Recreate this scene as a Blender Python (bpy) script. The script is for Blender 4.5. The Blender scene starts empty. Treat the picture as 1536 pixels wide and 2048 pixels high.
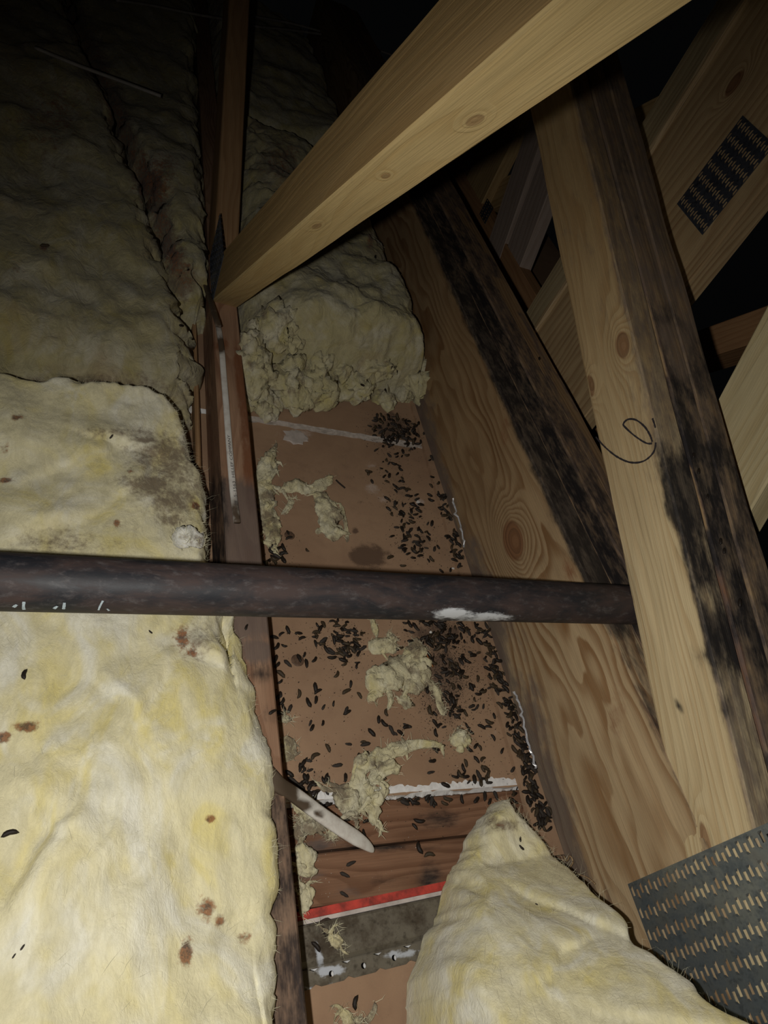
import bpy, math, random
import numpy as np
from mathutils import Vector, Matrix

random.seed(7)
rng = np.random.default_rng(7)
SC = bpy.context.scene
COL = SC.collection

# ------------------------------------------------------------------ camera
F, H0 = 1350.0, 0.82                       # focal length in pixels of a 1536x2048 frame, camera height over the boards
_yv = np.array([351. - 768, -635. - 1024])
_bx = 20. - 768
_by = (-(F * F) - _bx * _yv[0]) / _yv[1]
_Y = np.array([_yv[0], _yv[1], F]); _Y /= np.linalg.norm(_Y)
_Z = -np.array([_bx, _by, F]); _Z /= np.linalg.norm(_Z)
_X = np.cross(_Y, _Z)
R = np.array([_X, _Y, _Z])
CAM = np.array([0., 0., H0])
cd = bpy.data.cameras.new('camera')
cd.sensor_fit = 'VERTICAL'; cd.sensor_height = 24.0; cd.lens = F / 2048 * 24.0
cd.clip_start = 0.01; cd.clip_end = 60
cam = bpy.data.objects.new('camera', cd); COL.objects.link(cam)
right, down, fwd = R[:, 0], R[:, 1], R[:, 2]
cam.matrix_world = Matrix(((right[0], -down[0], -fwd[0], 0), (right[1], -down[1], -fwd[1], 0),
                           (right[2], -down[2], -fwd[2], H0), (0, 0, 0, 1)))
SC.camera = cam

# ------------------------------------------------------------------ world, torch light, exposure
w = bpy.data.worlds.new('attic_dark'); SC.world = w; w.use_nodes = True
w.node_tree.nodes['Background'].inputs[0].default_value = (0.9, 0.95, 1.0, 1)
w.node_tree.nodes['Background'].inputs[1].default_value = 0.0012
ld = bpy.data.lights.new('phone_torch', 'SPOT')
ld.energy = 19.5; ld.color = (1.0, 0.965, 0.90); ld.shadow_soft_size = 0.007
ld.spot_size = math.radians(132); ld.spot_blend = 1.0
lo = bpy.data.objects.new('phone_torch', ld); COL.objects.link(lo)
lpos = CAM - 0.050 * right + 0.006 * down
tgt = CAM + fwd * 0.8 + down * 0.26
lo.location = lpos
lo.rotation_euler = Vector(tgt - lpos).to_track_quat('-Z', 'Y').to_euler()
SC.view_settings.view_transform = 'Standard'; SC.view_settings.look = 'None'
SC.view_settings.exposure = 0.0; SC.view_settings.gamma = 1.0
SC.view_settings.use_curve_mapping = False

# ------------------------------------------------------------------ geometry helpers
def ray(px, py): return R @ np.array([px - 768., py - 1024., F])
def onz(px, py, z): r = ray(px, py); return CAM + r * (z - H0) / r[2]
def onx(px, py, x): r = ray(px, py); return CAM + r * x / r[0]
def project(P):
    q = (np.asarray(P) - CAM) @ R
    return q[:, 0] / q[:, 2] * F + 768, q[:, 1] / q[:, 2] * F + 1024

def _hash(ix, iy, iz, seed):
    n = (ix * 374761393 + iy * 668265263 + iz * 2147483647 + seed * 974711) & 0xffffffff
    n = ((n ^ (n >> 13)) * 1274126177) & 0xffffffff
    n = ((n ^ (n >> 16)) * 2246822519) & 0xffffffff
    return ((n ^ (n >> 15)) & 0xffffff) / float(0xffffff)
def vnoise(P, scale, seed=0):
    P = np.asarray(P, float) * scale
    i = np.floor(P).astype(np.int64); f = P - i
    f = f * f * f * (f * (f * 6 - 15) + 10)
    out = 0
    for dx in (0, 1):
        for dy in (0, 1):
            for dz in (0, 1):
                wgt = (f[:, 0] if dx else 1 - f[:, 0]) * (f[:, 1] if dy else 1 - f[:, 1]) * (f[:, 2] if dz else 1 - f[:, 2])
                out = out + wgt * _hash(i[:, 0] + dx, i[:, 1] + dy, i[:, 2] + dz, seed)
    return out * 2 - 1
def fbm(P, scale, octv=4, seed=0, gain=.5):
    a, s, o = 1., scale, 0
    for k in range(octv):
        o = o + a * vnoise(P, s, seed + 17 * k); a *= gain; s *= 2.03
    return o
def sstep(a, b, x): t = np.clip((x - a) / (b - a), 0, 1); return t * t * (3 - 2 * t)

def link(name, me, mat=None, parent=None):
    o = bpy.data.objects.new(name, me); COL.objects.link(o)
    if mat is not None and me is not None:
        for m in (mat if isinstance(mat, (list, tuple)) else [mat]): me.materials.append(m)
    if parent is not None: o.parent = parent
    return o
def mesh(name, V, Fc, smooth=False, attr=None):
    me = bpy.data.meshes.new(name)
    me.from_pydata([tuple(map(float, v)) for v in V], [], Fc)
    if smooth: me.polygons.foreach_set('use_smooth', [True] * len(me.polygons))
    if attr is not None:
        a = me.color_attributes.new('Paint', 'FLOAT_COLOR', 'POINT')
        a.data.foreach_set('color', np.ascontiguousarray(attr, dtype=np.float32).ravel())
    me.update(); return me
def tag(o, label=None, cat=None, group=None, kind=None):
    if label: o['label'] = label
    if cat: o['category'] = cat
    if group: o['group'] = group
    if kind: o['kind'] = kind
    return o
def empty(name, loc, label=None, cat=None, group=None, kind=None):
    o = bpy.data.objects.new(name, None); COL.objects.link(o); o.empty_display_size = .05
    return tag(o, label, cat, group, kind)       # empties stay at the origin so that child meshes keep world coordinates

# ------------------------------------------------------------------ materials
class NT:
    def __init__(s, name):
        s.m = bpy.data.materials.new(name); s.m.use_nodes = True; s.t = s.m.node_tree
        s.b = s.t.nodes['Principled BSDF']; s.b.inputs['Specular IOR Level'].default_value = .25
    def n(s, typ, ins=None, **pr):
        x = s.t.nodes.new(typ)
        for k, v in pr.items(): setattr(x, k, v)
        for k, v in (ins or {}).items(): s.put(x.inputs[k], v)
        return x
    def put(s, sock, v):
        if hasattr(v, 'links') or hasattr(v, 'is_output'): s.t.links.new(v, sock)
        else: sock.default_value = v
    def math(s, op, a, b=0.0, c=None, clamp=False):
        x = s.n('ShaderNodeMath', operation=op, use_clamp=clamp)
        s.put(x.inputs[0], a); s.put(x.inputs[1], b)
        if c is not None: s.put(x.inputs[2], c)
        return x.outputs[0]
    def vmul(s, v, k):
        x = s.n('ShaderNodeVectorMath', operation='MULTIPLY'); s.put(x.inputs[0], v); x.inputs[1].default_value = k
        return x.outputs[0]
    def vadd(s, v, k):
        x = s.n('ShaderNodeVectorMath', operation='ADD'); s.put(x.inputs[0], v); x.inputs[1].default_value = k
        return x.outputs[0]
    def noise(s, v, scale=1., detail=3., rough=.55, dist=0.):
        x = s.n('ShaderNodeTexNoise', {'Scale': scale, 'Detail': detail, 'Roughness': rough, 'Distortion': dist})
        s.put(x.inputs['Vector'], v); return x.outputs['Fac']
    def mix(s, f, a, b, mode='MIX'):
        x = s.n('ShaderNodeMix', data_type='RGBA', blend_type=mode, clamp_factor=True)
        s.put(x.inputs[0], f)
        for i, v in ((6, a), (7, b)):
            s.put(x.inputs[i], (*v, 1) if isinstance(v, tuple) and len(v) == 3 else v)
        return x.outputs[2]
    def rng(s, v, a, b, c=0., d=1., smooth=True):
        x = s.n('ShaderNodeMapRange', interpolation_type='SMOOTHSTEP' if smooth else 'LINEAR')
        s.put(x.inputs[0], v)
        for i, k in ((1, a), (2, b), (3, c), (4, d)): x.inputs[i].default_value = k
        return x.outputs[0]
    def bump(s, hgt, strength=.3, dist=.002):
        x = s.n('ShaderNodeBump', {'Strength': strength, 'Distance': dist}); s.put(x.inputs['Height'], hgt)
        s.t.links.new(x.outputs[0], s.b.inputs['Normal']); return x
    def obj(s): return s.n('ShaderNodeTexCoord').outputs['Object']
    def out(s, col=None, rough=None, metal=None):
        if col is not None: s.put(s.b.inputs['Base Color'], (*col, 1) if isinstance(col, tuple) and len(col) == 3 else col)
        if rough is not None: s.put(s.b.inputs['Roughness'], rough)
        if metal is not None: s.put(s.b.inputs['Metallic'], metal)
        return s.m
    def paint(s):
        a = s.n('ShaderNodeVertexColor', layer_name='Paint')
        p = s.n('ShaderNodeSeparateColor'); s.t.links.new(a.outputs[0], p.inputs[0]); return p.outputs

def wood(name, light, late, freq=95., warp=1.6, knots=(), seed=0., blotch=.25, uscale=1., contrast=.75, vs=1., tints=(), kn=.9):
    """sawn softwood: u runs along the piece, v around it (metres)"""
    s = NT(name)
    uv = s.n('ShaderNodeUVMap', uv_map='grain').outputs[0]
    sep = s.n('ShaderNodeSeparateXYZ'); s.t.links.new(uv, sep.inputs[0]); u, v = sep.outputs[0], sep.outputs[1]
    p0 = s.vadd(uv, (seed * 3.1, seed * 1.7, seed))
    low = s.noise(s.vmul(p0, (2.2 * uscale, 11 * vs, 1)), 1., 2., .45)
    med = s.noise(s.vmul(p0, (9 * uscale, 40, 1)), 1., 2., .5)
    f = s.math('MULTIPLY', v, freq)
    f = s.math('ADD', f, s.math('MULTIPLY', low, warp * 9.))
    f = s.math('ADD', f, s.math('MULTIPLY', med, .9))
    kmask = None
    for (ku, kv, ru, rv) in knots:
        du = s.math('DIVIDE', s.math('SUBTRACT', u, ku), ru); dv = s.math('DIVIDE', s.math('SUBTRACT', v, kv), rv)
        d2 = s.math('ADD', s.math('MULTIPLY', du, du), s.math('MULTIPLY', dv, dv))
        f = s.math('ADD', f, s.math('MULTIPLY', s.math('EXPONENT', s.math('MULTIPLY', d2, -.33)), min(10., 1.0 + rv * 330.)))
        k = s.rng(d2, .75, 1.25, 1., 0.)
        kmask = k if kmask is None else s.math('MAXIMUM', kmask, k)
    t = s.math('FRACT', f)
    lw = s.math('MULTIPLY', s.rng(t, .25, .82), s.rng(t, .90, 1.0, 1., 0.))
    vary = s.rng(s.noise(s.vmul(p0, (3, 30, 1)), 1., 2.), .3, .7, .35, 1.)
    fib = s.noise(s.vmul(p0, (14, 620, 1)), 1., 3., .6)
    big = s.noise(s.vmul(p0, (5, 14, 1)), 1., 3., .6)
    c = s.mix(s.math('MULTIPLY', s.math('MULTIPLY', lw, vary), contrast), light, late)
    c = s.mix(s.rng(big, .35, .75, 0., blotch), c, tuple(x * .55 for x in late))
    c = s.mix(s.rng(fib, .3, .75, 0., .35), c, tuple(x * .45 for x in light))
    for (ax_, a_, b_, tc) in tints:               # multiplies the colour by a tint, ramped along the piece or around it
        c = s.mix(s.rng(u if ax_ == 'u' else v, a_, b_), c, s.mix(1., c, tc, 'MULTIPLY'))
    if kmask is not None:
        kc = s.mix(s.math('FRACT', s.math('MULTIPLY', f, .7)), (.13, .058, .028), (.23, .11, .052))
        c = s.mix(s.math('MULTIPLY', kmask, kn), c, kc)
    P = s.paint()
    nb = s.noise(s.vmul(p0, (26, 60, 1)), 1., 4., .65)
    nf = s.noise(s.vmul(p0, (60, 420, 1)), 1., 3., .6)
    br = s.math('ADD', s.math('MULTIPLY_ADD', nb, 1.5, -.38), s.math('MULTIPLY', nf, .45))
    rust = s.rng(s.math('SUBTRACT', s.math('MULTIPLY', P[1], 1.7), br), -.35, .45)
    c = s.mix(s.math('MULTIPLY', s.math('MINIMUM', rust, s.math('MULTIPLY', P[1], 5.)), .85), c, s.mix(nb, (.23, .085, .035), (.13, .05, .024)))
    gry = s.rng(s.math('SUBTRACT', s.math('MULTIPLY', P[2], 1.7), br), -.35, .5)
    c = s.mix(s.math('MULTIPLY', s.math('MINIMUM', gry, s.math('MULTIPLY', P[2], 5.)), .8), c, s.mix(nb, (.16, .125, .105), (.10, .08, .075)))
    mold = s.rng(s.math('SUBTRACT', s.math('MULTIPLY', P[0], 1.75), br), -.40, .75)
    mc = s.mix(s.rng(br, .45, .85), (.013, .013, .015), (.085, .068, .054))
    c = s.mix(s.math('MULTIPLY', s.math('MINIMUM', mold, s.math('MULTIPLY', P[0], 5.)), .93), c, mc)
    s.bump(s.math('ADD', s.math('MULTIPLY', lw, -.6), s.math('MULTIPLY', fib, 1.2)), .35, .0012)
    s.b.inputs['Specular IOR Level'].default_value = .2
    return s.out(c, .72)

def fibre_mat(name, pale=(.77, .73, .50), yel=(.72, .62, .22), white=(.83, .82, .70), brown=.2, wool=48., wb=.5):
    s = NT(name); o = s.obj()
    a = s.noise(s.vmul(o, (1, .7, 1)), 13, 3, .55, 1.5); b = s.noise(s.vadd(s.vmul(o, (1, .6, 1)), (4, 2, 7)), 15, 3, .55, 1.2)
    c = s.mix(s.rng(a, .42, .74), pale, yel)
    c = s.mix(s.rng(b, .42, .70), c, white)
    fn = s.noise(s.vmul(o, (1, .45, 1)), 260, 4, .7, 1.2)
    c = s.mix(s.rng(fn, .35, .8, 0., .30), c, tuple(x * .72 for x in pale))
    wl = s.noise(s.vmul(o, (1, .55, 1)), wool, 5, .62, 1.6)
    c = s.mix(s.rng(wl, .36, .70, 0., .42), c, tuple(x * .62 for x in pale))
    d = s.noise(s.vadd(o, (9, 1, 3)), 6, 4, .6, .5)
    c = s.mix(s.rng(d, .55, .8, 0., brown), c, (.30, .19, .09))
    P = s.paint(); n1 = s.noise(o, 55, 4, .7); n2 = s.noise(o, 180, 3, .7)
    br = s.math('ADD', s.math('MULTIPLY_ADD', n1, 1.7, -.5), s.math('MULTIPLY_ADD', n2, 1.3, -.4))
    dirt = s.rng(s.math('SUBTRACT', s.math('MULTIPLY', P[1], 1.6), br), -.5, .5)
    c = s.mix(s.math('MULTIPLY', s.math('MINIMUM', dirt, s.math('MULTIPLY', P[1], 4.)), .85), c, (.17, .125, .085))
    rust = s.rng(s.math('SUBTRACT', s.math('MULTIPLY', P[0], 1.7), br), -.3, .4)
    c = s.mix(s.math('MULTIPLY', s.math('MINIMUM', rust, s.math('MULTIPLY', P[0], 4.)), .88), c, s.mix(s.rng(n2, .4, .6), (.26, .10, .04), (.07, .026, .016)))
    gap = s.rng(s.math('SUBTRACT', s.math('MULTIPLY', P[2], 1.6), br), -.4, .4)
    c = s.mix(s.math('MINIMUM', gap, s.math('MULTIPLY', P[2], 4.)), c, (.05, .035, .025))
    s.bump(s.math('ADD', s.math('ADD', s.math('MULTIPLY', b, .9), s.math('MULTIPLY', fn, .35)), s.math('MULTIPLY', wl, wb * 2.2)), .5, .007)
    s.b.inputs['Specular IOR Level'].default_value = .05
    s.b.inputs['Sheen Weight'].default_value = .12
    return s.out(c, 1.0)

def board_paper(name):
    s = NT(name); o = s.obj()
    a = s.noise(o, 5, 4, .6, .4); b = s.noise(o, 38, 4, .65)
    c = s.mix(s.rng(a, .35, .7), (.37, .24, .15), (.295, .185, .115))
    c = s.mix(s.rng(b, .45, .8, 0., .35), c, (.23, .14, .09))
    f = s.noise(s.vmul(o, (1, 1.4, 1)), 420, 3, .7)
    c = s.mix(s.rng(f, .62, .8, 0., .5), c, (.12, .07, .045))
    P = s.paint(); br = s.math('ADD', s.math('MULTIPLY_ADD', b, 1.9, -.5), s.math('MULTIPLY', f, .5))
    wet = s.rng(s.math('SUBTRACT', s.math('MULTIPLY', P[0], 1.6), br), -.3, .35)
    c = s.mix(s.math('MULTIPLY', s.math('MINIMUM', wet, s.math('MULTIPLY', P[0], 4.)), .8), c, (.085, .05, .034))
    wh = s.rng(s.math('SUBTRACT', s.math('MULTIPLY', P[1], 1.6), br), -.3, .3)
    c = s.mix(s.math('MULTIPLY', s.math('MINIMUM', wh, s.math('MULTIPLY', P[1], 4.)), .75), c, (.52, .42, .36))
    dk = s.rng(s.math('SUBTRACT', s.math('MULTIPLY', P[2], 1.6), br), -.4, .6)
    c = s.mix(s.math('MULTIPLY', s.math('MINIMUM', dk, s.math('MULTIPLY', P[2], 4.)), .7), c, (.13, .085, .06))
    s.bump(s.math('ADD', f, b), .2, .001)
    return s.out(c, .85)

def plain(name, col, rough=.7, var=.25, scale=60., metal=0., bump=.2, col2=None):
    s = NT(name); o = s.obj(); n = s.noise(o, scale, 4, .65)
    c = s.mix(s.rng(n, .3, .75), col, col2 if col2 else tuple(x * (1 - var) for x in col))
    s.bump(n, bump, .001)
    return s.out(c, rough, metal)

def galv(name, base, dark, rough=.42, grime=.5, metal=.85):
    s = NT(name); o = s.obj(); n = s.noise(o, 30, 4, .7); n2 = s.noise(o, 140, 3, .7)
    c = s.mix(s.rng(n, .38, .68), base, dark)
    c = s.mix(s.rng(n2, .5, .75, 0., grime), c, tuple(x * .35 for x in dark))
    P = s.paint()
    c = s.mix(s.math('MINIMUM', s.math('MULTIPLY', P[1], 3.), s.rng(s.math('SUBTRACT', s.math('MULTIPLY', P[1], 1.6), s.math('ADD', s.math('MULTIPLY_ADD', n, 1.4, -.5), s.math('MULTIPLY', n2, .9))), -.2, .3)), c, (.50, .53, .58))
    s.bump(n2, .25, .0006)
    return s.out(c, s.rng(n, .3, .7, rough - .1, rough + .25), metal)

M_paper = board_paper('brown_board_paper')
M_gyp = plain('white_gypsum_core', (.80, .79, .78), .9, .2, 120)
M_fib = fibre_mat('yellow_fibreglass', brown=.12)
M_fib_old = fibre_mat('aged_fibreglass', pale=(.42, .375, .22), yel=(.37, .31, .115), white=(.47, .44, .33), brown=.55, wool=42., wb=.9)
M_fib_near = fibre_mat('pale_fibreglass', pale=(.74, .68, .44), yel=(.70, .60, .22), white=(.78, .76, .64), brown=.10, wool=26., wb=.35)
M_tuft = fibre_mat('loose_fibreglass', pale=(.66, .60, .38), yel=(.60, .52, .22), white=(.70, .67, .52), brown=.35, wool=110., wb=.9)
M_strand = plain('glass_fibre_strand', (.72, .68, .48), .9, .2, 20)
M_drop1 = plain('dark_dropping', (.022, .016, .012), .5, .5, 300)
M_drop2 = plain('brown_dropping', (.060, .042, .024), .55, .5, 300)
M_drop3 = plain('grey_dropping', (.045, .036, .030), .7, .5, 300)
M_crumb = plain('dirt_crumb', (.05, .036, .025), .95, .6, 200)
M_pale_crumb = plain('pale_crumb', (.6, .56, .5), .9, .3, 200)

# ------------------------------------------------------------------ timber builder
def timber(name, O, A, B, C, L, d, t, mat, parent=None, paint=None, seg=.02, wob=.0006, seed=0, uoff=0., nd=8, nt=5):
    O, A, B, C = [np.asarray(x, float) for x in (O, A, B, C)]
    A = A / np.linalg.norm(A); B = B / np.linalg.norm(B); C = C / np.linalg.norm(C)
    r = .0022; pr = []
    for k in np.linspace(r, d - r, nd): pr.append((k, 0, k))
    for k in np.linspace(r, t - r, nt): pr.append((d, k, d + k))
    for k in np.linspace(d - r, r, nd): pr.append((k, t, d + t + (d - k)))
    for k in np.linspace(t - r, r, nt): pr.append((0, k, 2 * d + t + (t - k)))
    pr = np.array(pr); m = len(pr); nL = max(3, int(L / seg))
    us = np.linspace(0, L, nL + 1)
    V = (O + us[:, None, None] * A + pr[None, :, 0, None] * B + pr[None, :, 1, None] * C).reshape(-1, 3)
    vv = np.tile(pr[:, 2], nL + 1); uu = np.repeat(us, m)
    q = np.stack([uu * 9 + seed, vv * 60, np.zeros_like(uu) + seed * 2.3], 1)
    cb = np.tile(pr[:, 0], nL + 1) - d / 2; cc = np.tile(pr[:, 1], nL + 1) - t / 2
    nz = vnoise(q, 1., seed) * wob
    V += (np.sign(cb) * nz)[:, None] * B + (np.sign(cc) * nz)[:, None] * C
    flip = np.dot(np.cross(A, B), C) < 0
    Fc = []; UV = []
    per = 2 * d + 2 * t
    for i in range(nL):
        for j in range(m):
            j2 = (j + 1) % m
            v2 = pr[j2, 2] if j2 else per + pr[0, 2]
            fa = [i * m + j, i * m + j2, (i + 1) * m + j2, (i + 1) * m + j]
            ua = [(us[i], pr[j, 2]), (us[i], v2), (us[i + 1], v2), (us[i + 1], pr[j, 2])]
            if not flip: fa.reverse(); ua.reverse()
            Fc.append(fa); UV += ua
    for i, rev in ((0, not flip), (nL, flip)):
        fa = [i * m + j for j in range(m)]; ua = [(pr[j, 0] * .12 + us[i], pr[j, 1] * 1.2) for j in range(m)]
        if not rev: fa = fa[::-1]; ua = ua[::-1]
        Fc.append(fa[::-1] if False else fa); UV += ua
    col = np.zeros((len(V), 4), np.float32); col[:, 3] = 1
    if paint is not None: col[:, :3] = np.clip(np.stack(paint(V, uu, vv), 1), 0, 1)
    me = mesh(name, V, Fc, False, col)
    ul = me.uv_layers.new(name='grain')
    UV = np.array(UV, np.float32); UV[:, 0] += uoff
    ul.data.foreach_set('uv', UV.ravel())
    import bmesh as _b
    bm = _b.new(); bm.from_mesh(me); _b.ops.recalc_face_normals(bm, faces=bm.faces); bm.to_mesh(me); bm.free()
    return link(name, me, mat, parent)

def member(name, x0, t, pA, pB, d, mat, parent, e0=0., e1=0., up=True, **kw):
    """piece lying in a truss plane: its left-hand edge line runs pA->pB in (y,z); depth d goes up or down from it"""
    a = np.array([0, pA[0], pA[1]]); b = np.array([0, pB[0], pB[1]])
    A = (b - a) / np.linalg.norm(b - a)
    N = np.array([0, -A[2], A[1]]);
    if (N[2] < 0) == up: N = -N
    O = a - A * e0 + np.array([x0, 0, 0])
    return timber(name, O, A, N, (1, 0, 0), np.linalg.norm(b - a) + e0 + e1, d, t, mat, parent, **kw)
def zeros(V): return np.zeros(len(V))

# ================================================================== SETTING
floor = empty('floor', (0, 0, 0), 'brown papered gypsum boards of the ceiling below, seen from above', None, None, 'structure')

def panel(name, x0, x1, y0, y1, zt, th, parent, edge=.0015, paint=None, seed=1, res=.02, torn=None):
    nx = max(2, int((x1 - x0) / res)); ny = max(2, int((y1 - y0) / res))
    xs = np.linspace(x0, x1, nx + 1); ys = np.linspace(y0, y1, ny + 1)
    X, Yg = np.meshgrid(xs, ys); P = np.stack([X.ravel(), Yg.ravel(), np.zeros(X.size)], 1)
    row = np.repeat(np.arange(ny + 1), nx + 1)
    e = vnoise(P * [1, 0, 1] + seed, 60, seed) * edge + vnoise(P * [1, 0, 1] + seed, 220, seed) * edge * .5
    P[:, 1] += np.where((row == 0) | (row == ny), e, 0)
    P[:, 2] = zt + vnoise(P, 9, seed) * .0006
    n = len(P); V = np.vstack([P, P - [0, 0, th]])
    V[n:, 2] = zt - th
    Fc = []; mi = []
    for i in range(ny):
        for j in range(nx):
            a = i * (nx + 1) + j
            Fc.append([a, a + 1, a + nx + 2, a + nx + 1]); mi.append(0)
    ring = list(range(nx + 1)) + [i * (nx + 1) + nx for i in range(1, ny + 1)] + [ny * (nx + 1) + j for j in range(nx - 1, -1, -1)] + [i * (nx + 1) for i in range(ny - 1, 0, -1)]
    for k in range(len(ring)):
        a, b = ring[k], ring[(k + 1) % len(ring)]
        Fc.append([a, a + n, b + n, b]); mi.append(1)
    Fc.append([k + n for k in ring][::-1]); mi.append(0)
    col = np.zeros((len(V), 4), np.float32); col[:, 3] = 1
    if paint is not None: col[:, :3] = np.clip(np.stack(paint(V), 1), 0, 1)
    me = mesh(name, V, Fc, False, col)
    o = link(name, me, [M_paper, M_gyp], parent)
    me.polygons.foreach_set('material_index', mi); me.update()
    return o

def spots(V, lst):
    """soft marks of their own shape: (px, py, rx, ry, strength) located on the surface they stain"""
    x, y = project(V); o = np.zeros(len(V))
    for (cx, cy, rx, ry, st) in lst:
        o = np.maximum(o, st * np.exp(-(((x - cx) / rx) ** 2 + ((y - cy) / ry) ** 2)))
    return o
def floor_paint(V):
    wet = spots(V, [(735, 1112, 42, 26, 1.0), (710, 1062, 9, 7, .9), (880, 1330, 60, 70, .45), (870, 1270, 70, 30, .6), (620, 1570, 50, 35, .35), (695, 1300, 40, 40, .35), (790, 855, 50, 35, .6), (640, 1010, 200, 16, .25)])
    wh = spots(V, [(742, 975, 20, 14, .55), (768, 1000, 16, 14, .5), (840, 1005, 10, 7, .9), (590, 873, 34, 14, .8), (745, 930, 18, 12, .4), (985, 1470, 16, 26, .3)])
    dk = spots(V, [(640, 950, 120, 50, .35), (600, 1200, 200, 40, .3), (885, 1370, 50, 80, .9), (870, 1265, 60, 30, .8), (835, 1090, 40, 40, .5), (800, 960, 40, 60, .4), (785, 860, 50, 30, .9), (620, 1565, 50, 30, .5), (690, 1300, 40, 30, .4)])
    return wet, wh, dk
panel('gypsum_panel', .10, 1.5, .262, .944, 0., .0125, floor, .003, floor_paint, 3, .008)
panel('gypsum_panel', .10, 1.5, .957, 3.4, 0.001, .0125, floor, .002, floor_paint, 5, .02)
panel('gypsum_panel', -.9, .0995, .262, 3.4, 0., .0125, floor, .002, None, 7, .05)
panel('gypsum_panel', -.9, 1.5, -.6, .080, 0., .0125, floor, .0015, None, 9, .02)
slab_v = [(-.9, .02, -.05), (1.5, .02, -.05), (1.5, .32, -.05), (-.9, .32, -.05), (-.9, .02, -.038), (1.5, .02, -.038), (1.5, .32, -.038), (-.9, .32, -.038)]
link('backing_board', mesh('backing_board', slab_v, [[3, 2, 1, 0], [4, 5, 6, 7], [0, 1, 5, 4], [1, 2, 6, 5], [2, 3, 7, 6], [3, 0, 4, 7]]), M_gyp, floor)
# pale joint filler lying in the seam between two boards
js = []
jv = []; n = 60
for k in range(n + 1):
    x = .20 + (1.1 - .20) * k / n
    a = .9446 + .0015 * math.sin(k * 1.7); b = .9565 + .0012 * math.sin(k * 2.3 + 1)
    for (yy, zz) in ((a, -.008), (a, .0012), ((a + b) / 2 - .001, .0030 if k % 7 else .001), ((a + b) / 2 + .002, .0), (b, .0022), (b, -.008)): jv.append((x, yy, zz + .0006 * random.random()))
jf = [[k * 6 + j, k * 6 + (j + 1) % 6, (k + 1) * 6 + (j + 1) % 6, (k + 1) * 6 + j] for k in range(n) for j in range(6)]
js = link('joint_filler', mesh('joint_filler', jv, jf), plain('old_joint_filler', (.46, .40, .35), .9, .4, 90), floor)
js['label'] = 'pale filler in the seam'
gv = []; n = 150
for k in range(n + 1):
    x = .236 + (.6 - .236) * k / n; q = np.array([[x, 3.3, 0]])
    jag_ = .0065 + .004 * float(fbm(q, 38, 3, 4)[0]) + .002 * float(vnoise(q, 300, 9)[0])
    for (yy, zz) in ((.2655 + max(jag_, .0015), .0009), (.262, .0004), (.2585 + .0012 * float(vnoise(q, 200, 2)[0]), -.0085), (.2625, -.0085)): gv.append((x, yy, zz))
gf = [[k * 4 + j, k * 4 + (j + 1) % 4, (k + 1) * 4 + (j + 1) % 4, (k + 1) * 4 + j] for k in range(n) for j in range(4)]
link('broken_edge', mesh('broken_edge', gv, gf), M_gyp, floor)['label'] = 'white broken gypsum edge'
# narrow strip of board along the foot of the beam
sv = []; n = 70
for k in range(n + 1):
    y = .165 + (1.12 - .165) * k / n
    xl = .598 + (y - .25) / .72 * .0235 + .0006 * math.sin(k * 2.1)
    for (xx, zz) in ((xl, .0005), (xl, .0085), (.6335, .0085), (.6335, .0005)): sv.append((xx, y, zz))
sf = [[k * 4 + j, k * 4 + (j + 1) % 4, (k + 1) * 4 + (j + 1) % 4, (k + 1) * 4 + j][::-1] for k in range(n) for j in range(4)]
sf += [[0, 1, 2, 3], [n * 4 + 3, n * 4 + 2, n * 4 + 1, n * 4]]
so = link('edge_strip', mesh('edge_strip', sv, sf, False, np.tile([0, 0, 0, 1], (len(sv), 1))), M_paper, floor)

# roof boards overhead, far above the torch's reach
roof = empty('ceiling', (0, 0, 0), 'dark roof boards sloping over the attic', None, None, 'structure')
M_deck = plain('roof_board', (.16, .10, .06), .85, .4, 12)
for k in range(14):
    y0 = -1.2 + k * .42; z0 = 2.75 - k * .13
    v = []
    for (yy, zz) in ((y0, z0), (y0 + .412, z0 - .1275)):
        for xx in (-1.6, 2.6):
            v += [(xx, yy, zz), (xx, yy, zz + .018)]
    link('roof_board', mesh('roof_board', v, [[0, 2, 6, 4], [1, 5, 7, 3], [0, 4, 5, 1], [2, 3, 7, 6], [0, 1, 3, 2], [4, 6, 7, 5]]), M_deck, roof)

# ================================================================== LEFT TRUSS
XJ, TJ, HJ = .183, .049, .090
truss = empty('roof_truss', (0, 0, 0), 'timber roof truss with a pale diagonal brace crossing the top of the picture', 'truss')
M_joist = wood('stained_joist_wood', (.40, .245, .155), (.22, .105, .058), 70, 1.6, (), 3.3, .45)
def joist_paint(V, u, v):
    x, y = project(V)
    top = V[:, 2] > HJ - .004
    rr = np.where(top, sstep(650, 720, y) * (1 - sstep(1000, 1060, y)) * sstep(.6, .72, (V[:, 0] - XJ) / TJ) * .58, 0)
    rr = np.maximum(rr, spots(V, [(500, 1120, 20, 60, .5), (440, 690, 20, 14, .6)]))
    gg = np.where(top, sstep(930, 990, y) * (1 - sstep(1240, 1330, y)) * .75, 0.1)
    gg = np.maximum(gg, spots(V, [(515, 1300, 40, 28, 1.0)]))
    mm = np.where(top, np.maximum(spots(V, [(520, 1345, 40, 22, .55), (545, 1430, 30, 22, .4)]), sstep(1530, 1620, y) * .62), sstep(1000, 1100, y) * .45 * (1 - sstep(1240, 1300, y)) + .2)
    mm = np.maximum(mm, sstep(.25, .05, (V[:, 0] - XJ) / TJ) * sstep(1150, 1000, y) * sstep(880, 1000, y) * .6)
    return mm, rr, gg
timber('bottom_chord', (XJ, -.6, .0015), (0, 1, 0), (0, 0, 1), (1, 0, 0), 4.0, HJ - .0015, TJ, M_joist, truss, joist_paint, seg=.012, seed=2, nd=8, nt=10)
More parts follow.
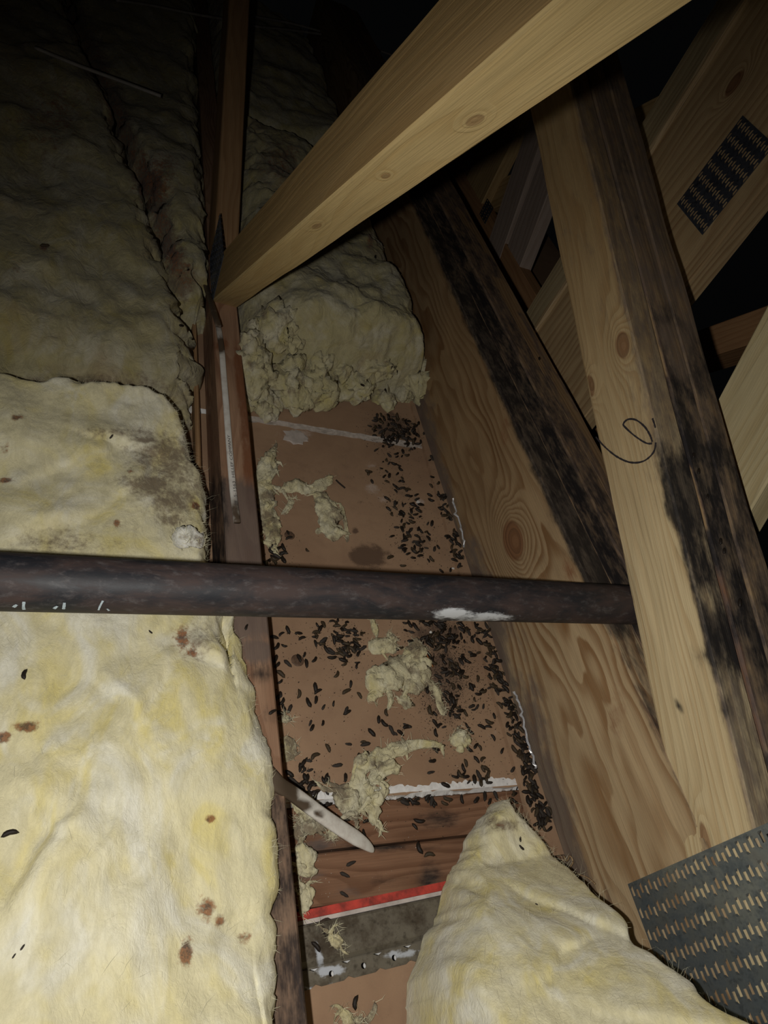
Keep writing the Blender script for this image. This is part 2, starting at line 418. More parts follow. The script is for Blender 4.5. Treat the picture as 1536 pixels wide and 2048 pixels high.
M_diag = wood('pale_pine', (.60, .455, .225), (.50, .335, .135), 60, 1.0, ((.93, .079 * 2 + .05 + .020, .010, .0045), (.80, .079 * 2 + .05 + .030, .007, .0035), (.62, .079 * 2 + .05 + .034, .012, .004)), 8.1, .12, .6, .45, 1., (('v', .0795, .0785, (.66, .58, .52)),), .5)
def diag_paint(V, u, v):
    x, y = project(V)
    side = V[:, 0] < XJ + .004
    gg = np.where(side, .08, 0.0)
    return zeros(V), zeros(V), gg
member('diagonal_brace', XJ - .0005, TJ + .001, (1.165, .0905), (.3725, .791), .079, M_diag, truss, 0, .95, True, seg=.02, seed=4, paint=diag_paint, nt=8)
M_web2 = wood('reddish_web_wood', (.40, .245, .125), (.29, .155, .07), 80, .8, (), 5.5, .3)
member('far_brace', XJ + .001, TJ - .002, (1.30, .135), (1.93, .415), .085, M_web2, truss, .0, 1.0, False, seg=.03, seed=5)

# ================================================================== GIRDER TRUSS
XG, TP, HG = .634, .0432, .246
gird = empty('girder_truss', (0, 0, 0), 'heavy multi-ply timber girder with black mould along its upper edges', 'truss')
kn = onx(1025, 1082, XG)
Y0 = -.35
M_gface = wood('girder_chord_wood', (.50, .37, .22), (.26, .14, .06), 38, 1.15,
               ((kn[1] - Y0, kn[2], .036, .025),), 1.7, .3, 1.25, 1.0, .75, (('u', .62, 1.15, (.66, .60, .54)),))
M_gply = wood('girder_inner_wood', (.36, .23, .12), (.24, .13, .06), 90, .9, (), 6.2, .35)
def chord_paint(k):
    def f(V, u, v):
        x, y = project(V)
        top = V[:, 2] > HG - .004
        a = sstep(250, 420, y) * (1 - sstep(1225, 1330, y))
        line = (.80, .66, .34, .22, .12)[k]
        fade = vnoise(V, 14, 3 + k) * .18
        mm = np.where(top, a * (line + fade), 0.)
        if k == 0:
            mm = np.where(top, np.maximum(mm, sstep(1240, 1300, y) * (.32 + fade)), mm)
            mm = np.maximum(mm, np.where(~top, sstep(HG - .018, HG, V[:, 2] + .006 * vnoise(V, 30, 4)) * a * .5, 0))
        gg = np.where(top, .45, .1)
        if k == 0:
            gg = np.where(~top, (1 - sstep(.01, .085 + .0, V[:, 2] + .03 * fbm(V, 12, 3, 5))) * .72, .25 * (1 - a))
        rr = spots(V, [(1140, 1150, 18, 40, .45), (1230, 1420, 20, 60, .4), (1010, 860, 12, 60, .3)]) if k == 0 else np.where(top, .22, 0)
        return mm, rr, gg
    return f
for k in range(4):
    timber('bottom_chord_ply', (XG + k * TP + (.0006 if k else 0), Y0, .0015), (0, 1, 0), (0, 0, 1), (1, 0, 0), 3.6, HG - .0015 - (.0, .003, .001, .004, .002)[k], TP - .0012,
           M_gface if k == 0 else M_gply, gird, chord_paint(k), seg=.014, seed=11 + k, nd=22 if k == 0 else 6, nt=8)
# inclined web: three plies, rising away from the camera
def armline(y): return .274 + .332 * y
WA = np.array([0, 1, .332]); WA /= np.linalg.norm(WA)
WN = np.array([0, -WA[2], WA[1]])
YW = -.28
def web_paint(k):
    def f(V, u, v):
        x, y = project(V)
        h = (V[:, 2] - armline(V[:, 1])) * WA[1]           # 0 at the upper edge, negative below
        top = h > -.004
        nz = fbm(V, 18, 3, 31 + k)
        if k == 0:
            a = sstep(830, 980, y) * (1 - sstep(1290, 1400, y))
            mm = np.where(top, a * (.85 + .3 * nz), sstep(-.016, -.003, h + .006 * nz) * sstep(820, 1000, y) * (1 - sstep(1120, 1240, y)) * .8)
            mm = np.maximum(mm, spots(V, [(1420, 1310, 30, 22, .5), (1450, 1410, 14, 40, .5), (1358, 1408, 6, 6, 1.), (1374, 1414, 3, 3, .9), (1381, 1414, 3, 2, .8), (1385, 1080, 24, 70, .7)]))
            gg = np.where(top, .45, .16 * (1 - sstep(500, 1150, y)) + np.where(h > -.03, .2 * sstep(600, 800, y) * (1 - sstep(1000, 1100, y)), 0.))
            rr = np.where(top, sstep(.7, .95, (V[:, 0] - XG) / TP) * .35 * sstep(650, 900, y), 0.)
        else:
            a = sstep(560, 900, y) * (1 - sstep(1220, 1420, y))
            mm = np.where(top, .10 + .62 * a + .35 * nz, .2) * (1. if k == 1 else .75)
            gg = np.where(top, .5, .2)
            rr = np.where(top, (1 - sstep(.05, .30, (V[:, 0] - XG - k * TP) / TP + .1 * nz)) * (1.0 if k == 1 else .25) * sstep(480, 700, y), 0.)
        return mm, rr, gg
    return f
k1 = onx(1180, 772, XG); k2 = onx(1245, 690, XG)
def wuv(p):
    d = p - np.array([XG, YW, armline(YW)]); return float(d @ WA), float(.096 + d @ WN)
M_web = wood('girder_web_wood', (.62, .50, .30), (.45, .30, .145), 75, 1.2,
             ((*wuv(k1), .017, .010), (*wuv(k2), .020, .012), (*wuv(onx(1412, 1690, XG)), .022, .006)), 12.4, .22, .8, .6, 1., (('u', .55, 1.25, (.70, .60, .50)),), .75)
M_webb = wood('girder_web_inner_wood', (.40, .27, .14), (.26, .15, .07), 90, .8, (), 15.4, .35)
webs = []
for k in range(3):
    O = np.array([XG + k * TP + (.0008 if k else 0) + (.004 if k else 0), YW, armline(YW)]) - WN * .096 - (0, .0015, .0005)[k] * WN
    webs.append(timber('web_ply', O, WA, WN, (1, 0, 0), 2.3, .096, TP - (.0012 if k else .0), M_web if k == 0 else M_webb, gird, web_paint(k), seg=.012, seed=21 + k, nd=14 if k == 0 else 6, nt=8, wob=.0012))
webs[0]['label'] = 'front ply with a handwritten loop'
# second, steeper web of the girder at the right edge
M_pale = wood('pale_web_wood', (.60, .50, .29), (.44, .31, .13), 60, 1.0, (), 19.0, .15, .8, .45)
a1 = onx(1536, 607, .812); a2 = onx(1453, 766, .812)
dv_ = (a1 - a2); dv_ /= np.linalg.norm(dv_); nn = np.array([0, dv_[2], -dv_[1]]); nn = nn if nn[1] < 0 else -nn
timber('upright_web', a2 - dv_ * .47, dv_, nn, (1, 0, 0), 1.7, .135, .042, M_pale, gird, None, seg=.03, seed=31)

# upright at the joint, carrying the upper part of the nail plate
timber('upright_web', (XG + .0016, -.135, HG + .001), (0, 0, 1), (0, 1, 0), (1, 0, 0), 1.1, .222, .042, M_webb, gird, None, seg=.04, seed=33)
# handwritten mark: pencil line lying on the front ply
def ribbon(name, pts, wd, mat, parent, nrm, lift=.0006):
    pts = [np.array(p) for p in pts]; nrm = np.array(nrm, float); V = []; Fc = []
    for i, p in enumerate(pts):
        tg = pts[min(i + 1, len(pts) - 1)] - pts[max(i - 1, 0)]; tg /= (np.linalg.norm(tg) + 1e-9)
        sd = np.cross(tg, nrm); sd /= (np.linalg.norm(sd) + 1e-9); wq = wd * (.7 + .5 * random.random())
        V += [p + sd * wq / 2, p - sd * wq / 2, p + sd * wq / 2 + nrm * lift, p - sd * wq / 2 + nrm * lift]
    for i in range(len(pts) - 1):
        a = i * 4; b = a + 4
        Fc += [[a + 2, b + 2, b + 3, a + 3], [a, a + 2, a + 3 - 0, a + 1][:0] or [a, b, b + 2, a + 2], [a + 1, a + 3, b + 3, b + 1]]
    return link(name, mesh(name, V, Fc), mat, parent)
def smooth_line(P, n=8):
    P = [np.array(p, float) for p in P]; out = []
    for i in range(len(P) - 1):
        p0, p1, p2, p3 = P[max(i - 1, 0)], P[i], P[i + 1], P[min(i + 2, len(P) - 1)]
        for k in range(n):
            t = k / n
            out.append(.5 * (2 * p1 + (p2 - p0) * t + (2 * p0 - 5 * p1 + 4 * p2 - p3) * t * t + (3 * p1 - p0 - 3 * p2 + p3) * t ** 3))
    out.append(P[-1]); return out
M_pencil = plain('pencil_graphite', (.035, .03, .035), .6, .3, 200)
mk = [(1192, 874), (1210, 894), (1235, 914), (1262, 925), (1288, 922), (1307, 905), (1312, 885)]
mk2 = [(1306, 836), (1308, 852), (1305, 887), (1292, 886), (1270, 872), (1252, 856), (1247, 848), (1256, 839), (1272, 840), (1289, 853), (1300, 870), (1305, 884)]
XF = XG - .0011
for L_ in (mk, mk2[2:]):
    ribbon('pencil_mark', [onx(p[0], p[1], XF) for p in smooth_line(L_)], .0024, M_pencil, webs[0], (-1, 0, 0))
ribbon('pencil_mark', [onx(p[0], p[1], XF) for p in smooth_line([(1305, 837), (1308, 845), (1311, 856)])], .002, M_pencil, webs[0], (-1, 0, 0))

# ------------------------------------------------------------------ toothed nail plates
M_plate = galv('galvanised_plate', (.36, .40, .42), (.17, .20, .22), .42, .45)
M_plate_d = galv('dull_plate', (.12, .13, .16), (.05, .055, .07), .5, .7, .7)
def nail_plate(O, A, B, nrm, nA, nB, mat, parent, pa=.022, pb=.0078, lab=None, slot=(.0105, .0043), stag=.0046):
    """A: direction of the slots, B: direction of a row of slots; slots are punched through, each with a bent tooth"""
    O, A, B, nrm = [np.asarray(x, float) for x in (O, A, B, nrm)]
    V = []; Fc = []; th = .0011
    def P(a, b, z=0.): V.append(O + A * a + B * b + nrm * z); return len(V) - 1
    for i in range(nA):
        for j in range(nB):
            a0, a1, b0, b1 = i * pa, (i + 1) * pa, j * pb, (j + 1) * pb
            c = (a0 + a1) / 2 + (stag if j % 2 else -stag) * .5 + random.uniform(-.0004, .0004); sl = slot[0] / 2
            m = (b0 + b1) / 2; sw = slot[1] / 2
            o = [P(a0, b0, th), P(a1, b0, th), P(a1, b1, th), P(a0, b1, th)]
            q = [P(c - sl, m - sw, th), P(c + sl, m - sw, th), P(c + sl, m + sw, th), P(c - sl, m + sw, th)]
            r = [P(c - sl, m - sw), P(c + sl, m - sw), P(c + sl, m + sw), P(c - sl, m + sw)]
            for k in range(4):
                k2 = (k + 1) % 4
                Fc.append([o[k], o[k2], q[k2], q[k]]); Fc.append([q[k], q[k2], r[k2], r[k]])
            e = 1 if j % 2 else -1                       # tooth curl
            hh = random.uniform(.0008, .0022)
            u = [P(c + e * sl, m - sw, th), P(c + e * sl, m + sw, th), P(c + e * (sl - .0025), m + sw * .6, th + hh), P(c + e * (sl - .0025), m - sw * .6, th + hh)]
            Fc.append(u)
    a1, b1 = nA * pa, nB * pb
    rim = [(0, 0), (a1, 0), (a1, b1), (0, b1)]
    for k in range(4):
        p, q = rim[k], rim[(k + 1) % 4]; Fc.append([P(*p), P(*q), P(*q, th), P(*p, th)])
    ob = link('nail_plate', mesh('nail_plate', V, Fc, False, np.tile([0, 0, 0, 1], (len(V), 1))), mat, parent)
    if lab: ob['label'] = lab
    return ob
pc = onx(1257, 1768, XG)
nail_plate((XG - .0004, pc[1], pc[2]), (0, -1, 0), (0, 0, 1), (-1, 0, 0), 11, 34, M_plate, gird, lab='shiny galvanised plate with rows of punched slots')

# ------------------------------------------------------------------ posts and braces behind the girder
post = empty('truss_post', (0, 0, 0), 'wide upright boards joined by a dark nail plate at the upper right', 'post')
M_post = wood('post_wood', (.50, .355, .19), (.29, .165, .075), 55, .7, ((.62, .20, .02, .012),), 22.0, .35, .7)
M_post2 = wood('post_back_wood', (.42, .33, .19), (.29, .20, .10), 70, .7, (), 24.0, .3)
timber('post_board', (.90, .912, .12), (0, 0, 1), (0, 1, 0), (1, 0, 0), 1.5, .288, .042, M_post, post, None, seg=.03, seed=41)
timber('post_board', (.909, 1.203, .12), (0, 0, 1), (0, 1, 0), (1, 0, 0), 1.5, .088, .040, M_post2, post, None, seg=.03, seed=42)
M_hilite = wood('pale_edge_highlight', (.56, .42, .25), (.44, .29, .14), 120, 1., (), 25., .2)
timber('edge_highlight', (.893, 1.199, .12), (0, 0, 1), (0, 1, 0), (1, 0, 0), 1.5, .009, .012, M_hilite, post, None, seg=.012, seed=43, nd=3, nt=3, wob=.003)  # added strip of paler wood, stands in for the highlight on the board edge
c0 = onx(1405, 470, .8985); c1 = onx(1352, 405, .8985); c2 = onx(1536, 305, .8985)
Bv = c1 - c0; lb = np.linalg.norm(Bv); Bv /= lb; Av = c2 - c0; la = np.linalg.norm(Av); Av /= la
Av -= Bv * (Av @ Bv); Av /= np.linalg.norm(Av)
nail_plate(c0, Av, Bv, (-1, 0, 0), int(la / .022) + 1, int(lb / .0062), M_plate_d, post, pb=.0062, lab='dark nail plate')
ft = empty('roof_truss', (0, 0, 0), 'next truss behind the girder, dim webs meeting at a small nail plate', 'truss')
M_bg1 = wood('dim_pinkish_wood', (.46, .36, .30), (.38, .28, .22), 50, .5, (), 26., .2)
M_bg2 = wood('dim_yellow_wood', (.52, .36, .17), (.36, .22, .09), 60, .6, ((.35, .09, .012, .01),), 28., .3)
M_bg3 = wood('dim_orange_wood', (.45, .25, .12), (.33, .16, .07), 60, .6, (), 29., .3)
timber('bottom_chord', (1.10, 0.3, .0015), (0, 1, 0), (0, 0, 1), (1, 0, 0), 3.0, .09, .042, M_bg3, ft, None, seg=.06, seed=50)
a = onx(1000, 518, 1.1); b = onx(1060, 346, 1.1)
member('leaning_web', 1.098, .042, (a[1], a[2]), (b[1], b[2]), .11, M_bg1, ft, 0.06, 1.1, False, seg=.05, seed=51)
a = onx(1025, 566, 1.1); b = onx(1076, 434, 1.1)
member('leaning_web', 1.103, .042, (a[1], a[2]), (b[1], b[2]), .115, M_bg1, ft, 0.06, 1.1, False, seg=.05, seed=52)
timber('upright_web', (1.10, 2.108, .09), (0, 0, 1), (0, 1, 0), (1, 0, 0), 1.2, .19, .042, M_bg2, ft, None, seg=.05, seed=53)
a = onx(980, 420, 1.13); b = onx(1040, 392, 1.13)
member('rising_web', 1.13, .042, (a[1], a[2]), (b[1], b[2]), .089, M_bg2, ft, .0, .9, True, seg=.05, seed=54)
pa_ = onx(958, 428, 1.095)
nail_plate((1.097, pa_[1], pa_[2]), (0, -1, 0), (0, 0, 1), (-1, 0, 0), 3, 7, M_plate_d, ft, lab='small far nail plate')
bt = empty('timber_brace', (0, 0, 0), 'short orange-brown brace in the dark gap right of the girder web', 'brace')
a = onx(1424, 712, 1.3); b = onx(1500, 688, 1.3)
member('brace_board', 1.3, .10, (a[1], a[2]), (b[1], b[2]), .075, M_bg3, bt, .1, .9, True, seg=.05, seed=55)

# ================================================================== PIPE
pipe = empty('drain_pipe', (0, 0, 0), 'black plastic drain pipe running across the bay above the joists', 'pipe')
pa, pb = onz(0, 1163, .2755), onz(1270, 1210, .2755)
pd = (pb - pa) / np.linalg.norm(pb - pa); PR = .0252
s = NT('weathered_black_pipe'); o = s.obj()
n1 = s.noise(s.vmul(o, (1, 3, 3)), 14, 5, .65, .5); n2 = s.noise(s.vmul(o, (1, 2, 2)), 70, 4, .7)
c = s.mix(s.rng(n1, .35, .7), (.013, .014, .018), (.046, .030, .027))
c = s.mix(s.rng(n2, .5, .8, 0., .55), c, (.11, .10, .10))
P = s.paint()
c = s.mix(s.rng(s.math('SUBTRACT', s.math('MULTIPLY', P[0], 1.7), s.math('ADD', s.math('MULTIPLY_ADD', n1, 1.6, -.5), s.math('MULTIPLY_ADD', n2, 1.6, -.4))), -.2, .35), c, (.50, .52, .55))
s.bump(n2, .2, .0008); M_pipe = s.out(c, s.rng(n1, .3, .7, .52, .72)); s.b.inputs['Specular IOR Level'].default_value = .32
q1 = np.cross(pd, [0, 0, 1]); q1 /= np.linalg.norm(q1); q2 = np.cross(q1, pd)
st = pa - pd * .55; nL, nR = 190, 40; Lp = 1.9; V = []
for i in range(nL + 1):
    for j in range(nR):
        an = 2 * math.pi * j / nR; V.append(st + pd * Lp * i / nL + PR * (q1 * math.cos(an) + q2 * math.sin(an)))
Fc = [[i * nR + j, (i + 1) * nR + j, (i + 1) * nR + (j + 1) % nR, i * nR + (j + 1) % nR] for i in range(nL) for j in range(nR)]
Fc += [list(range(nR)), [nL * nR + j for j in range(nR)][::-1]]
V = np.array(V); col = np.zeros((len(V), 4)); col[:, 3] = 1
col[:, 0] = spots(V, [(905, 1226, 45, 15, .75), (985, 1234, 60, 10, .62), (940, 1240, 90, 7, .5)])
link('pipe_wall', mesh('pipe_wall', V, Fc, True, col), M_pipe, pipe)
# printed white dashes, the lower ends of letters, on the near side of the pipe
M_print = plain('white_pipe_print', (.42, .50, .55), .7, .3, 200)
def on_pipe(px, py, rad):
    d = ray(px, py); d = d / np.linalg.norm(d); oc = CAM - pa
    dp = d - pd * (d @ pd); op = oc - pd * (oc @ pd)
    A_, B_, C_ = dp @ dp, 2 * dp @ op, op @ op - rad * rad
    disc = max(B_ * B_ - 4 * A_ * C_, 0.); return CAM + d * (-B_ - math.sqrt(disc)) / (2 * A_)
for L_, wd in (([(48, 1203), (47, 1213), (48, 1219)], .0024), ([(34, 1209), (27, 1214)], .0024), ([(129, 1205), (128, 1213), (127, 1218)], .0024), ([(115, 1212), (108, 1217)], .0024), ([(206, 1201), (200, 1212), (197, 1220)], .0016), ([(214, 1217), (218, 1221)], .0016)):
    pts = [on_pipe(x_, y_, PR + .0002) for x_, y_ in smooth_line(L_, 5)]
    cn = pts[len(pts) // 2]; nr = cn - pa - pd * ((cn - pa) @ pd); nr /= np.linalg.norm(nr)
    ribbon('print_mark', pts, wd, M_print, pipe, nr, .0003)

# ================================================================== plates, channel below the boards
def board_piece(name, x0, x1, ya, yb, zt, th, mat, label, cat, seed, paint=None):
    o = timber(name, (x0, yb[0], zt - th), (x1 - x0, yb[1] - yb[0], 0), (0, 0, 1), (0, -1, 0), math.hypot(x1 - x0, yb[1] - yb[0]), th, yb[0] - ya[0], mat, None, paint, seg=.012, seed=seed, nd=3, nt=8)
    return tag(o, label, cat)
M_tp = wood('stained_plate_wood', (.27, .145, .085), (.13, .058, .03), 75, 1.6, (), 33., .5)
def tp_paint(V, u, v):
    return spots(V, [(880, 1640, 60, 25, .55), (860, 1760, 30, 40, .7), (640, 1690, 40, 8, .5), (760, 1695, 130, 8, .7), (770, 1760, 60, 14, .35)]), zeros(V) + .12, spots(V, [(640, 1690, 50, 20, .6), (620, 1750, 40, 20, .5), (700, 1790, 40, 20, .4)])
board_piece('wall_plate', -.9, 1.5, (.2075, 0), (.2590, .2590), -.010, .030, M_tp, 'dark red-brown board just below the white board edge', 'board', 61, tp_paint)
board_piece('wall_plate', -.9, 1.5, (.148, 0), (.2030, .2030), -.006, .030, M_tp, 'dark red-brown board beside the red strip', 'board', 62, tp_paint)
# red strip with a white lower edge
M_red = plain('red_label_strip', (.60, .07, .05), .7, .45, 55, col2=(.20, .04, .03))
M_whe = plain('white_strip_edge', (.62, .55, .50), .8, .35, 60)
def slab(name, x0, x1, y0a, y0b, y1a, y1b, zb, zt, mat, parent=None):
    v = [(x0, y0a, zb), (x1, y0b, zb), (x1, y1b, zb), (x0, y1a, zb), (x0, y0a, zt), (x1, y0b, zt), (x1, y1b, zt), (x0, y1a, zt)]
    return link(name, mesh(name, v, [[3, 2, 1, 0], [4, 5, 6, 7], [0, 1, 5, 4], [1, 2, 6, 5], [2, 3, 7, 6], [3, 0, 4, 7]]), mat, parent)
red = empty('marker_strip', (0, 0, 0), 'thin bright red strip with a white edge beside the metal channel', 'strip')
slab('red_face', .262, .60, .1360, .1360, .1450, .1450, -.020, -.0055, M_red, red)
slab('white_edge', .262, .60, .1315, .1315, .1358, .1358, -.020, -.0065, M_whe, red)
# galvanised furring channel: flat crown, step, perforated flange
chan = empty('metal_channel', (0, 0, 0), 'rusted galvanised furring channel with round holes in its flange', 'metal channel')
M_chan = galv('grimy_channel', (.17, .15, .115), (.075, .058, .04), .6, .6, .25)
pr = [(.1285, -.012), (.1285, .004), (.1265, .005), (.096, .005), (.0945, .0042), (.090, -.0005), (.0885, -.001)]
nX = 60; V = []; Fc = []
for i in range(nX + 1):
    x = .2335 + (.62 - .2335) * i / nX
    for (yy, zz) in pr: V.append((x, yy, zz + .0008))
    for (yy, zz) in pr[::-1]: V.append((x, yy + .0006, zz))
m = len(pr) * 2
for i in range(nX):
    for j in range(m): Fc.append([i * m + j, (i + 1) * m + j, (i + 1) * m + (j + 1) % m, i * m + (j + 1) % m])
V = np.array(V); col = np.zeros((len(V), 4)); col[:, 3] = 1
wmk = lambda V: spots(V, [(660, 1945, 30, 9, 1.), (640, 1915, 9, 22, .9), (635, 1880, 12, 8, .8), (800, 1920, 40, 8, .75), (655, 1980, 14, 14, .7), (620, 1978, 8, 12, .7)])
col[:, 1] = wmk(V)
link('channel_crown', mesh('channel_crown', V, Fc, False, col), M_chan, chan)
V = []; Fc = []                                   # flange with punched holes
cw = .0375; n_c = 10
for i in range(n_c):
    x0 = .2335 + i * cw; y0, y1 = .0715, .0885; cx, cy, rr = x0 + cw * .5, (y0 + y1) / 2, .0030
    b = len(V); ang = [2 * math.pi * k / 16 + math.pi / 16 for k in range(16)]
    for z in (.0003, .0015):
        for an in ang: V.append((cx + rr * math.cos(an), cy + rr * math.sin(an), z - .0007))
        for an in ang:
            c_, s_ = math.cos(an), math.sin(an); k = max(abs(c_), abs(s_)); V.append((cx + cw / 2 * c_ / k, cy + (y1 - y0) / 2 * s_ / k, z - .0007))
    for k in range(16):
        k2 = (k + 1) % 16
        Fc += [[b + 32 + k, b + 48 + k, b + 48 + k2, b + 32 + k2], [b + k, b + 32 + k, b + 32 + k2, b + k2], [b + 16 + k, b + 16 + k2, b + 48 + k2, b + 48 + k], [b + k, b + k2, b + 16 + k2, b + 16 + k]]
V = np.array(V); V[:, 2] += .0018; col = np.zeros((len(V), 4)); col[:, 3] = 1; col[:, 1] = wmk(V)
link('channel_flange', mesh('channel_flange', V, Fc, False, col), M_chan, chan)

for e_ in (red, chan):                            # both lie slightly askew to the joists
    th_ = .052; pv = Vector((.262, .10, 0)); e_.rotation_euler = (0, 0, th_); e_.location = pv - Matrix.Rotation(th_, 3, 'Z') @ pv

# ================================================================== FIBREGLASS BATTS
def along(pts, n):
    pts = np.array(pts, float); seg = np.r_[0, np.cumsum(np.linalg.norm(np.diff(pts, axis=0), axis=1))]
    t = np.linspace(0, seg[-1], n); return np.stack([np.interp(t, seg, pts[:, k]) for k in range(2)], 1)
def interp_y(pts, ys):
    pts = np.array(sorted(pts, key=lambda p: p[1])); return np.interp(ys, pts[:, 1], pts[:, 0])
def batt(name, L, Rr, nS, nT, ztop, zbot, mat, label, paint=None, ew=.05, amp=(.010, .0035, .0012), seed=1, jag=.006, fuzz=900, clus=1., epow=2.6, folds=(), lay=0):
    """L and Rr: outline curves as (x, y), both running from the near end to the far end"""
    Lp, Rp = along(L, nT + 1), along(Rr, nT + 1)
    s_ = np.linspace(0, 1, nS + 1); s_ = s_ - clus * np.sin(2 * np.pi * s_) / (2 * np.pi) * .85
    t_ = np.linspace(0, 1, nT + 1); t_ = t_ - clus * np.sin(2 * np.pi * t_) / (2 * np.pi) * .6
    idx = t_ * nT; i0 = np.clip(idx.astype(int), 0, nT - 1); fr = (idx - i0)[:, None]
    Lq = Lp[i0] * (1 - fr) + Lp[i0 + 1] * fr; Rq = Rp[i0] * (1 - fr) + Rp[i0 + 1] * fr
    XY = Lq[:, None, :] * (1 - s_)[None, :, None] + Rq[:, None, :] * s_[None, :, None]
    wdt = np.linalg.norm(Rq - Lq, axis=1); ln = np.linalg.norm(np.diff((Lp + Rp) / 2, axis=0), axis=1).sum()
    ds = np.minimum(s_[None, :], 1 - s_[None, :]) * wdt[:, None]; dt = np.minimum(t_, 1 - t_)[:, None] * ln * np.ones((1, nS + 1))
    x, y = XY[..., 0].ravel(), XY[..., 1].ravel(); P = np.stack([x, y, np.zeros_like(x)], 1)
    de = np.minimum(ds, dt).ravel() * (1 + .35 * fbm(P, 22, 3, seed + 5))
    k = np.clip(de / ew, 0, 1); prof = (1 - (1 - k) ** epow) ** .55
    zb = zbot(x, y); zt = ztop(x, y)
    z = zb + (zt - zb) * prof
    z += prof * (amp[0] * fbm(P, 7, 3, seed) + amp[1] * fbm(P * [1, .6, 1], 34, 3, seed + 1) + amp[2] * fbm(P, 150, 2, seed + 2))
    rid = 1 - np.abs(fbm(P * [1.0, .7, 1] + .02 * fbm(P, 9, 2, 77)[:, None], 6.5, 2, seed + 9))
    z += prof * amp[0] * .55 * np.clip(rid - .55, 0, 1)
    for (ax, ay, bx, by, hgt, wd) in folds:                      # soft overlapping layers
        d = np.array([bx - ax, by - ay]); l2 = d @ d
        tt = np.clip(((x - ax) * d[0] + (y - ay) * d[1]) / l2, 0, 1)
        off = ((x - ax) * -d[1] + (y - ay) * d[0]) / math.sqrt(l2) + .006 * fbm(P, 25, 2, seed + 3)
        end = np.exp(-(np.maximum(np.hypot(x - ax - tt * d[0], y - ay - tt * d[1]) - np.abs(off), 0) / .02) ** 2)
        z += hgt * end * np.where(off > 0, np.exp(-off / wd) * (1 - 1.3 * np.exp(-off / (wd * .25))), -.30 * np.exp(off / (wd * .8)))* np.sin(np.pi * np.clip(tt * .96 + .02, 0, 1)) ** .6
    jx = jag * (1 - k) * fbm(P, 45, 4, seed + 20); jy = jag * (1 - k) * fbm(P, 45, 4, seed + 30)
    z = np.maximum(z, zb + .0015 * (de > 0))
    V = np.stack([x + jx, y + jy, z], 1)
    Fc = []
    W = nS + 1
    for i in range(nT):
        for j in range(nS):
            q = i * W + j; Fc.append((q, q + 1, q + W + 1, q + W))
    ring = list(range(W)) + [i * W + nS for i in range(1, nT + 1)] + [nT * W + j for j in range(nS - 1, -1, -1)] + [i * W for i in range(nT - 1, 0, -1)]
    n0 = len(V); rb = V[ring].copy(); rb[:, 2] = zb[ring] - .0004; V = np.vstack([V, rb]); nr = len(ring)
    for q in range(nr): Fc.append((ring[q], n0 + q, n0 + (q + 1) % nr, ring[(q + 1) % nr]))
    Fc.append([n0 + q for q in range(nr)][::-1])
    col = np.zeros((len(V), 4), np.float32); col[:, 3] = 1
    if paint is not None: col[:, :3] = np.clip(np.stack(paint(V), 1), 0, 1)
    o = tag(link(name, mesh(name, V, Fc, True, col), mat), label, 'insulation')
    # loose fibres standing off the cut edges
    if fuzz:
        cand = np.where((de < ew * .8) & (de > 0))[0]
        pick = rng.choice(cand, min(fuzz, len(cand))); FV = []; FF = []
        cen = np.array([x.mean(), y.mean()])
        for q in pick:
            p = V[q]; jx_ = q % W
            d = (Rq[q // W] - Lq[q // W]) * (1 if jx_ > nS / 2 else -1) if ds.ravel()[q] <= dt.ravel()[q] else (np.array([0, 1.]) * (1 if q // W > nT / 2 else -1))
            d = np.r_[d / (np.linalg.norm(d) + 1e-9), .35] + rng.normal(0, .55, 3); d /= np.linalg.norm(d)
            ll = rng.uniform(.0018, .0050); sd = np.cross(d, rng.normal(0, 1, 3)); sd = sd / np.linalg.norm(sd) * .00013
            bend = rng.normal(0, .0009, 3); b = len(FV)
            FV += [p - sd, p + sd, p + d * ll * .5 + bend + sd * .8, p + d * ll * .5 + bend - sd * .8, p + d * ll + bend * 2.4]
            FF += [(b, b + 1, b + 2, b + 3), (b + 3, b + 2, b + 4)]
        if lay:
            top = np.where(de > ew * .3)[0]
            for q in rng.choice(top, lay):
                p = V[q] + np.array([0, 0, .0002]); an = rng.normal(.9, .9); d = np.array([math.cos(an), math.sin(an), rng.normal(0, .12)])
                ll = rng.uniform(.008, .024); sd = np.array([-d[1], d[0], 0]) * .00009; bend = np.array([rng.normal(0, .003), rng.normal(0, .003), rng.uniform(.0, .0005)]); b = len(FV)
                FV += [p - sd, p + sd, p + d * ll * .5 + bend + sd, p + d * ll * .5 + bend - sd, p + d * ll]
                FF += [(b, b + 1, b + 2, b + 3), (b + 3, b + 2, b + 4)]
        link('loose_fibres', mesh('loose_fibres', FV, FF), M_strand, o)['kind'] = 'stuff'
    return o

